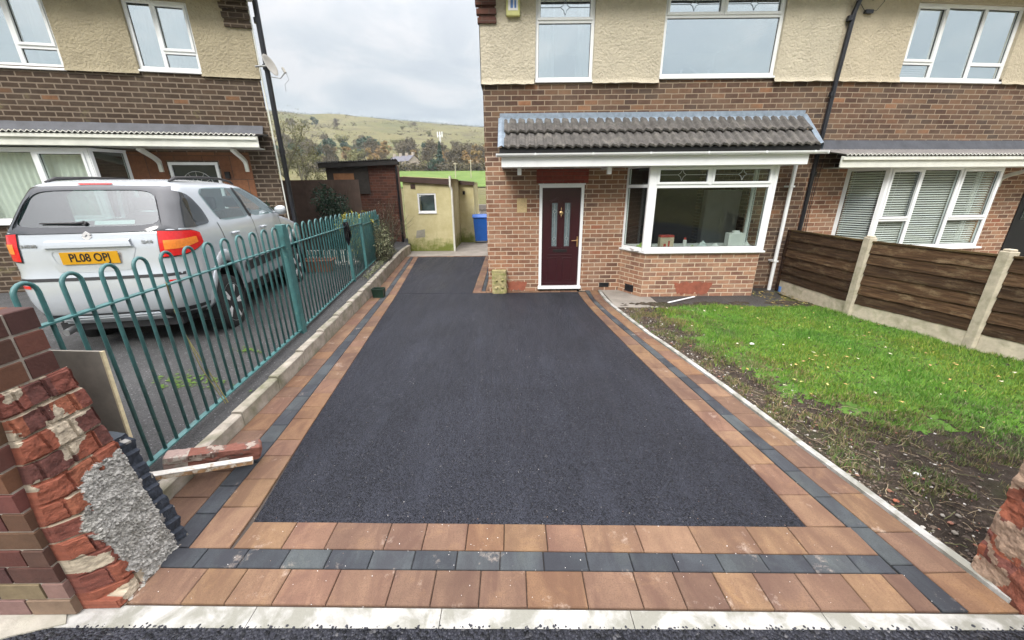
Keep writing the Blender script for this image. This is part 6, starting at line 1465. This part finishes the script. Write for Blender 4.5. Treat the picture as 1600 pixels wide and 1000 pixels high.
# wheelie bin
wb = empty('wheelie_bin', (-1.12, 14.55, 0), R_(4), 'blue wheelie bin standing in the back yard beside the house', 'bin')
m = MB(); vs = []
for z, a, b in ((.08, .22, .24), (.9, .27, .31)):
    vs += [(-a, -b, z), (a, -b, z), (a, b, z), (-a, b, z)]
m.add(vs, [(3, 2, 1, 0), (0, 1, 5, 4), (1, 2, 6, 5), (2, 3, 7, 6), (3, 0, 4, 7), (4, 5, 6, 7)]); bevel(m.build('bin_body', 'bin', wb), .02, 3)
m = MB(); m.prism([(-.34, .91), (.33, .91), (.33, .97), (.1, 1.03), (-.2, 1.0), (-.34, .95)], 'x', -.3, .3); bevel(m.build('lid', 'bin', wb), .015, 3)
m = MB(); m.tube([(-.24, .36, .93), (.24, .36, .93)], .018, 8); m.build('handle', 'bin', wb)
for s_ in (-1, 1): m = MB(); m.lathe([(.001, -.025), (.09, -.025), (.1, -.01), (.1, .01), (.09, .025), (.001, .025)], T((s_ * .24, .24, .1)) @ Matrix.Rotation(R_(90), 4, 'Y'), 18); m.build('wheel', 'tyre', wb)
gw = empty('low_wall', (-1.5, 19, 0), 0, 'low grey stone wall behind the blue bin', 'wall')
m = MB()
for k in range(5):
    for j in range(14): m.box((-2.2 + j * .42 + (k % 2) * .2, -.1 + pr.uniform(-.02, .02), k * .24), (-2.2 + j * .42 + .41 + (k % 2) * .2, .15, k * .24 + .23), tuple([pr.uniform(.7, 1.1)] * 3), .01)
m.build('stonework', simple('stonework', (.24, .22, .2), .9, .2, 8, .5, 40, attr=True), gw)

# ------------------------------------------------------------------ vegetation and far things
vr = random.Random(77)
def leaves(m, pts, size, n_each=1, spread=.1, cols=None):
    for p in pts:
        for _ in range(n_each):
            q = Vector(p) + Vector((vr.gauss(0, spread), vr.gauss(0, spread), vr.gauss(0, spread)))
            a = Vector((vr.gauss(0, 1), vr.gauss(0, 1), vr.gauss(0, 1))).normalized(); b = a.cross(Vector((vr.gauss(0, 1), vr.gauss(0, 1), vr.gauss(0, 1)))).normalized()
            s_ = size * vr.uniform(.6, 1.3); m.add([q - a * s_, q - b * s_ * .5, q + a * s_, q + b * s_ * .5], [(0, 1, 2, 3)])
def branch_tree(h, spread, depth=5, r0=.12, seed=1, first=.25, twig=.35):
    rr = random.Random(seed); wood = MB(); tips = []
    def grow(p, d, l, r, k):
        pts_ = [p]; q = p; dd = d
        for i in range(3):
            dd = (dd + Vector((rr.gauss(0, .13), rr.gauss(0, .13), rr.gauss(0, .06)))).normalized(); q = q + dd * l / 3; pts_.append(q)
        wood.tube(pts_, [r, r * .88, r * .76, r * .62], 5 if k < 3 else 3, cap=False)
        if k >= depth - 2: tips.extend(pts_[1:])
        if k >= depth: return
        for i in range(rr.choice((2, 3, 3)) if k else 4):
            ax = Vector((rr.gauss(0, 1), rr.gauss(0, 1), rr.gauss(0, .5))).normalized()
            nd_ = (dd * (1.0 if k else .9) + ax * spread + Vector((0, 0, .12))).normalized()
            grow(pts_[rr.choice((2, 3, 3))], nd_, l * rr.uniform(.62, .82), r * .58, k + 1)
    grow(Vector((0, 0, 0)), Vector((.05, 0, 1)), h * first, r0, 0)
    return wood, tips
bt = empty('bare_tree', (-12.6, 25, hgt(-12.6, 25) - .2), 0, 'large nearly bare tree with sparse olive leaves beside the left house', 'tree')
wd, tips = branch_tree(8.4, .72, 6, .17, 12, .26)
wd.build('trunk', 'bark', bt); m = MB(); vr.shuffle(tips); leaves(m, tips[:3400], .05, 2, .16); m.build('crown', 'tree_leaf', bt)
# hillside trees: a few shapes, copied
def crown_cloud(w_, h, n, leaf, z0, seed, cone=False):
    q = random.Random(seed); m = MB(); lobes = [(q.uniform(-.55, .55) * w_, q.uniform(-.55, .55) * w_, z0 + h * q.uniform(.2, .85), q.uniform(.3, .55) * w_) for _ in range(9)]; pts_ = []
    while len(pts_) < n:
        if cone:
            z = q.random() ** 1.3; r = w_ * (1 - z) * (.75 + .25 * math.sin(z * 40)) * q.random() ** .4; a = q.uniform(0, 6.28); pts_.append((r * math.cos(a), r * math.sin(a), z0 + z * h)); continue
        l = q.choice(lobes); d = Vector((q.gauss(0, 1), q.gauss(0, 1), q.gauss(0, 1))).normalized() * l[3] * q.random() ** .45; p = (l[0] + d.x, l[1] + d.y, l[2] + d.z * .8)
        if p[2] > z0 * .6: pts_.append(p)
    leaves(m, pts_, leaf, 1, .05); return m
protos = []
for k, (nm_, lab, mat, w_, h, n, z0, cone) in enumerate([
    ('round_tree', 'brown leafless tree on the far hillside', 'leaf_brown', 2.6, 5.5, 900, 1.4, 0),
    ('round_tree', 'brown leafless tree on the far hillside', 'leaf_brown', 3.6, 6.5, 1100, 1.2, 0),
    ('autumn_tree', 'orange brown autumn tree low on the far hillside', 'leaf_autumn', 2.6, 5.2, 900, 1.2, 0),
    ('evergreen_tree', 'dark evergreen tree on the far hillside', 'leaf_conifer', 2.8, 6.5, 1100, .8, 0),
    ('olive_tree', 'olive green tree on the far hillside', 'leaf_olive', 3.0, 5.0, 900, .9, 0)]):
    wd, tips = branch_tree(h + z0, .7, 3, .16, 40 + k, .35)
    protos.append((nm_, lab, mat, wd, crown_cloud(w_, h, n, .34 if mat != 'leaf_brown' else .26, z0, 60 + k)))
first = {}
def far_tree(k, x, y, sc_, rz):
    nm_, lab, mat, wd, cr = protos[k]
    if k not in first:
        r = empty(nm_, (0, 0, 0), 0, lab, 'tree', {'round_tree': 'leafless trees on the hillside', 'autumn_tree': 'autumn trees on the hillside', 'evergreen_tree': 'evergreen trees on the hillside', 'olive_tree': 'olive trees on the hillside'}[nm_])
        wd.build('trunk', 'bark_far', r); cr.build('crown', mat, r); first[k] = r
    else: r = copy_tree(first[k])
    r.location = (x, y, hgt(x, y) - .3); r.rotation_euler = (0, 0, rz); r.scale = (sc_, sc_, sc_ * vr.uniform(.85, 1.1))
spots = []
tries = 0
while len(spots) < 96 and tries < 9000:
    tries += 1
    t = vr.uniform(-.63, -.05); y = vr.choice((vr.uniform(116, 175), vr.uniform(120, 250), vr.uniform(200, 420)))
    x = t * y; dn_ = fb(x / 55, y / 55, 3, 3) + (.34 if y < 190 else (.08 if y < 260 else -.12))
    if dn_ < .1: continue
    if -.31 < t < -.22 and 100 < y < 150: continue
    if any(math.hypot(x - a, y - b) < 3.5 for a, b in spots): continue
    spots.append((x, y)); k = vr.choice((0, 0, 1, 1, 1, 2, 4, 4, 3)) if y < 200 else vr.choice((0, 1, 4, 4, 1))
    far_tree(k, x, y, vr.uniform(.75, 1.25) * (1. if y < 220 else .8), vr.uniform(0, 6))
for k, t, y, s_ in ((3, -.347, 150, 1.35), (3, -.46, 300, 1.0), (1, -.41, 330, .9), (2, -.10, 118, .95), (2, -.075, 117, .8), (0, -.12, 121, 1.0), (4, -.2, 118, .6), (3, -.19, 112, .5), (2, -.30, 170, 1.3), (1, -.24, 165, 1.3)):
    far_tree(k, t * y, y, s_, s_ * 7)
cn = empty('conifer', (-20.6, 121, hgt(-20.6, 121) - .2), 0, 'tall pointed dark green conifer right of the outhouse roofline', 'tree')
m = MB(); m.tube([(0, 0, 0), (0, 0, 6)], [.2, .05], 6); m.build('trunk', 'bark_far', cn); crown_cloud(2.0, 7.4, 2200, .3, .3, 5, True).build('crown', 'leaf_conifer', cn)
# scrub and heather clumps, hedge line on the ridge
m = MB()
for i in range(2600):
    t = vr.uniform(-.66, -.03); y = vr.uniform(114, 445); x = t * y
    if fb(x / 40, y / 28, 11, 4) < .02 + (.1 if y > 250 else -.05): continue
    r = vr.uniform(.5, 1.5); z = hgt(x, y)
    for _ in range(9): 
        q = Vector((x + vr.gauss(0, r), y + vr.gauss(0, r), z + abs(vr.gauss(0, r * .45)))); a = Vector((vr.gauss(0, 1), vr.gauss(0, 1), vr.gauss(0, .6))).normalized(); b = a.cross(Vector((0, .3, 1))).normalized(); s_ = vr.uniform(.25, .6); m.add([q - a * s_, q - b * s_ * .6, q + a * s_, q + b * s_ * .6], [(0, 1, 2, 3)])
tag(m.build('scrub', 'leaf_brown'), 'brown scrub and heather clumps on the far hillside', 'scrub', kind='stuff')
m = MB()
for i in range(1500):
    t = -.66 + .62 * i / 1500; y = 446 + 6 * math.sin(i / 90); x = t * y; z = hgt(x, y); leaves(m, [(x, y, z + .4)], .5, 1, .5)
tag(m.build('ridge_hedge', 'leaf_conifer'), 'thin dark hedge line along the top of the hill', 'hedge', kind='stuff')
m = MB()
for i in range(1500):
    t = -.5 + .52 * i / 1500; y = 113.6; x = t * y; z = hgt(x, y); leaves(m, [(x, y, z + .9 + .5 * fb(i / 30, 2))], .35, 6, .6)
tag(m.build('field_hedge', 'leaf_brown'), 'scruffy brown hedge at the far edge of the green field', 'hedge', kind='stuff')
# stone cottages
cr = empty('cottage_row', (-36.2, 133, hgt(-35.5, 133) - 1.9), R_(-38), 'row of pale stone cottages with grey slate roofs in the valley', 'cottages')
MT['cottage'] = simple('cottage', (.42, .37, .3), .9, .2, 1.5); MT['slate'] = simple('slate', (.11, .11, .13), .7, .2, 2); MT['farwin'] = simple('farwin', (.05, .05, .06), .3)
m = MB(); m.box((-6.5, 0, 0), (6.5, 6, 4.6)); m.prism([(0, 4.6), (6, 4.6), (3, 6.8)], 'x', -6.5, 6.5); m.build('wall', 'cottage', cr); cr.scale = (.8, .8, .8)
m = MB(); m.add([(-6.8, -.3, 4.5), (6.8, -.3, 4.5), (6.8, 3, 6.95), (-6.8, 3, 6.95)], [(0, 1, 2, 3)]); m.add([(6.8, 6.3, 4.5), (-6.8, 6.3, 4.5), (-6.8, 3, 6.95), (6.8, 3, 6.95)], [(0, 1, 2, 3)]); rf = m.build('roof', 'slate', cr)
for x in (-6, -2, 2, 6): m = MB(); m.box((x - .5, 2.6, 6.4), (x + .5, 3.4, 7.9)); m.build('chimney', 'cottage', rf)
for x in (-5, -2.6, -.6, 1.4, 3.4, 5.2):
    for z in (1., 3.): m = MB(); m.box((x - .4, -.05, z), (x + .4, 0, z + 1.1)); m.build('window', 'farwin', cr)
# telecom mast
ms = empty('telecom_mast', (-28.4, 170, hgt(-28.4, 170) - .2), 0, 'white telecom mast with antennas rising above the dark conifer', 'mast')
m = MB(); m.tube([(-.5, 0, 0), (-.25, 0, 9.5)], .09, 6); m.tube([(.5, 0, 0), (.25, 0, 9.5)], .09, 6); m.tube([(0, .6, 0), (0, .2, 9.5)], .09, 6); 
for k in range(10): z = .6 + k * .95; m.bar((-.48 + .025 * k, 0, z), (.48 - .025 * k, 0, z + .9), .06, .06)
m.build('lattice', 'upvc', ms)
for x in (-.9, .9, 0): m = MB(); m.box((x - .2, -.2, 8.6), (x + .2, .2, 10.6)); m.bar((0, 0, 9.2), (x, 0, 9.2), .1, .1); m.build('antenna', 'upvc', ms)
for i, (x, y, h) in enumerate(((-12.8, 95, 3.6), (-9.2, 95, 4.2))):
    m = MB(); m.tube([(0, 0, -.5), (0, 0, h)], .09, 6); m.box((-.5, -.04, h - .3), (.5, .04, h - .2)); tag(m.build('utility_pole', 'concrete_post', loc=(x, y, hgt(x, y))), ['shorter pale pole standing in the green field, left', 'taller pale pole standing in the green field, right'][i], 'pole')
# near shrubs behind the railings
def shrub(name, label, loc, lobes, n, leaf, mat, stems, cat='shrub', sp=.0):
    r = empty(name, loc, 0, label, cat); m = MB(); pts_ = []
    for _ in range(n):
        l = vr.choice(lobes); d = Vector((vr.gauss(0, 1), vr.gauss(0, 1), vr.gauss(0, 1))).normalized() * vr.random() ** .5
        pts_.append((l[0] + d.x * l[3], l[1] + d.y * l[3] * .8, l[2] + d.z * l[4]))
    leaves(m, pts_, leaf, 1, .02); m.build('foliage', mat, r)
    s_ = MB()
    for _ in range(stems):
        l = vr.choice(lobes); e_ = Vector((l[0] + vr.gauss(0, l[3] * .7), l[1] + vr.gauss(0, l[3] * .5), l[2] + vr.uniform(0, 1.1) * l[4])); b = Vector((vr.gauss(0, .12), vr.gauss(0, .1), 0)); mid = (b + e_) / 2 + Vector((vr.gauss(0, .08), vr.gauss(0, .06), .08)); s_.tube([b, mid, e_], [.008, .005, .0025], 4, cap=False)
    s_.build('stems', 'bark', r); return r
shrub('ivy_bush', 'dark green ivy bush against the brown board fence', (-4.25, 9.45, .25), [(-.15, 0, 1.45, .3, .4), (.1, .1, 1.25, .3, .4), (-.05, 0, .9, .33, .45), (.05, 0, .5, .3, .35)], 2600, .035, 'leaf_dark', 30)
shrub('yellow_shrub', 'yellow and green variegated shrub above the far railings', (-3.75, 9.3, .25), [(0, 0, 1.02, .26, .2), (.25, .1, 1.0, .2, .2), (-.2, 0, .9, .25, .28), (.05, 0, .5, .25, .35)], 1000, .03, 'leaf_yellow', 26)
shrub('straggly_shrub', 'pale straggly shrub spilling over the end of the kerb', (-3.30, 9.6, .15), [(.05, 0, .75, .24, .36), (.0, .4, .55, .28, .35), (.18, -.2, .45, .22, .28), (.05, 0, .3, .25, .25)], 1500, .024, 'leaf_pale', 110)
shrub('twiggy_shrub', 'reddish brown twiggy shrub against the brick shed', (-3.65, 10.9, .15), [(.1, 0, 1.05, .42, .5), (.3, .2, .7, .35, .4), (-.2, 0, .8, .3, .5)], 800, .022, 'leaf_red', 150)
m = MB()
for i in range(900):
    y = vr.uniform(7.4, 11); x = foot(y) - .14 - abs(vr.gauss(0, .07)); 
    q = Vector((x, y, ndz(x, y) + abs(vr.gauss(0, .05)))); leaves(m, [q], .018, 1, .01)
tag(m.build('kerb_weeds', 'leaf_pale'), 'low weeds growing along the back of the kerb stones', 'weeds', kind='stuff')
m = MB()
for i in range(150):
    x, y = -3.1 + vr.gauss(0, .16), 3.25 + vr.gauss(0, .07)
    if vr.random() < .3: x, y = -3.05 + vr.gauss(0, .08), 4.0 + vr.gauss(0, .04)
    a = vr.uniform(0, 6.28); r = vr.uniform(.008, .02); m.add([(x + math.cos(a + t) * r, y + math.sin(a + t) * r, ndz(x, y) + .012) for t in (0, 1.5, 3.1, 4.7)], [(0, 1, 2, 3)])
tag(m.build('moss', 'moss'), 'bright green moss patches on the tarmac beside the car', 'moss', kind='stuff')
shrub('wall_plant', 'small dark plant at the corner of the left house behind the car', (-4.75, 7.6, .3), [(0, 0, .9, .2, .5), (.1, 0, 1.2, .16, .25)], 420, .03, 'leaf_dark', 20, 'plant')
# planter and low hoops behind the railings
pt = empty('planter', (-4.15, 8.15, .27), R_(8), 'terracotta trough planter behind the railings', 'planter')
m = MB(); m.add([(-.26, -.12, 0), (.26, -.12, 0), (.26, .12, 0), (-.26, .12, 0), (-.31, -.15, .26), (.31, -.15, .26), (.31, .15, .26), (-.31, .15, .26)], [(3, 2, 1, 0), (0, 1, 5, 4), (1, 2, 6, 5), (2, 3, 7, 6), (3, 0, 4, 7)])
for a, b in (((-.32, -.16), (.32, -.16)), ((.32, -.16), (.32, .16)), ((.32, .16), (-.32, .16)), ((-.32, .16), (-.32, -.16))): m.bar((*a, .25), (*b, .25), .03, .035)
bevel(m.build('trough', 'terracotta', pt), .006); m = MB(); m.box((-.29, -.13, .2), (.29, .13, .225)); m.build('compost', 'soil', pt)
LF = empty('low_hoop_fence', (-4.2, 8.85, .27), R_(4), 'low pale hooped garden edging behind the planter', 'fence')
for k in range(14):
    x = -.5 + k * .078; m = MB(); m.tube([(x - .026, 0, 0), (x - .026, 0, .33)] + [(x - .026 * math.cos(t), 0, .33 + .026 * math.sin(t)) for t in (.6, 1.2, 1.57, 1.9, 2.5)] + [(x + .026, 0, .33), (x + .026, 0, 0)], .007, 5); m.build('hoop', 'teal' if k % 5 == 4 else 'upvc_old', LF)
m = MB(); m.bar((-.55, 0, .24), (.56, 0, .24), .012, .02); m.build('rail', 'teal', LF)
st = MB()
for i in range(9): chip(st, -3.75 + vr.gauss(0, .1), 8.5 + vr.gauss(0, .1), .33 + vr.uniform(0, .1), vr.uniform(.05, .09), (.3, .28, .25), .7)
tag(st.build('stone_heap', 'chips'), 'small heap of grey stones beside the terracotta planter', 'stones', kind='stuff')

# ------------------------------------------------------------------ haze
hm = bpy.data.materials.new('haze_air'); hm.use_nodes = True; ht_ = hm.node_tree; ht_.nodes.clear()
ho = ht_.nodes.new('ShaderNodeOutputMaterial'); hv = ht_.nodes.new('ShaderNodeVolumePrincipled'); hv.inputs['Density'].default_value = .00038; hv.inputs['Color'].default_value = (.86, .92, .97, 1); ht_.links.new(hv.outputs[0], ho.inputs['Volume'])
MT['haze_air'] = hm
zmin = min(v[2] for v in [terr(i, j) for j in range(len(rad)) for i in range(0, NA, 6)]); 
hz = MB().box((-2600, -2600, zmin - 2), (2600, 2600, 140)); tag(hz.build('haze', 'haze_air'), 'thin pale haze in the air over the valley', 'haze', kind='stuff')
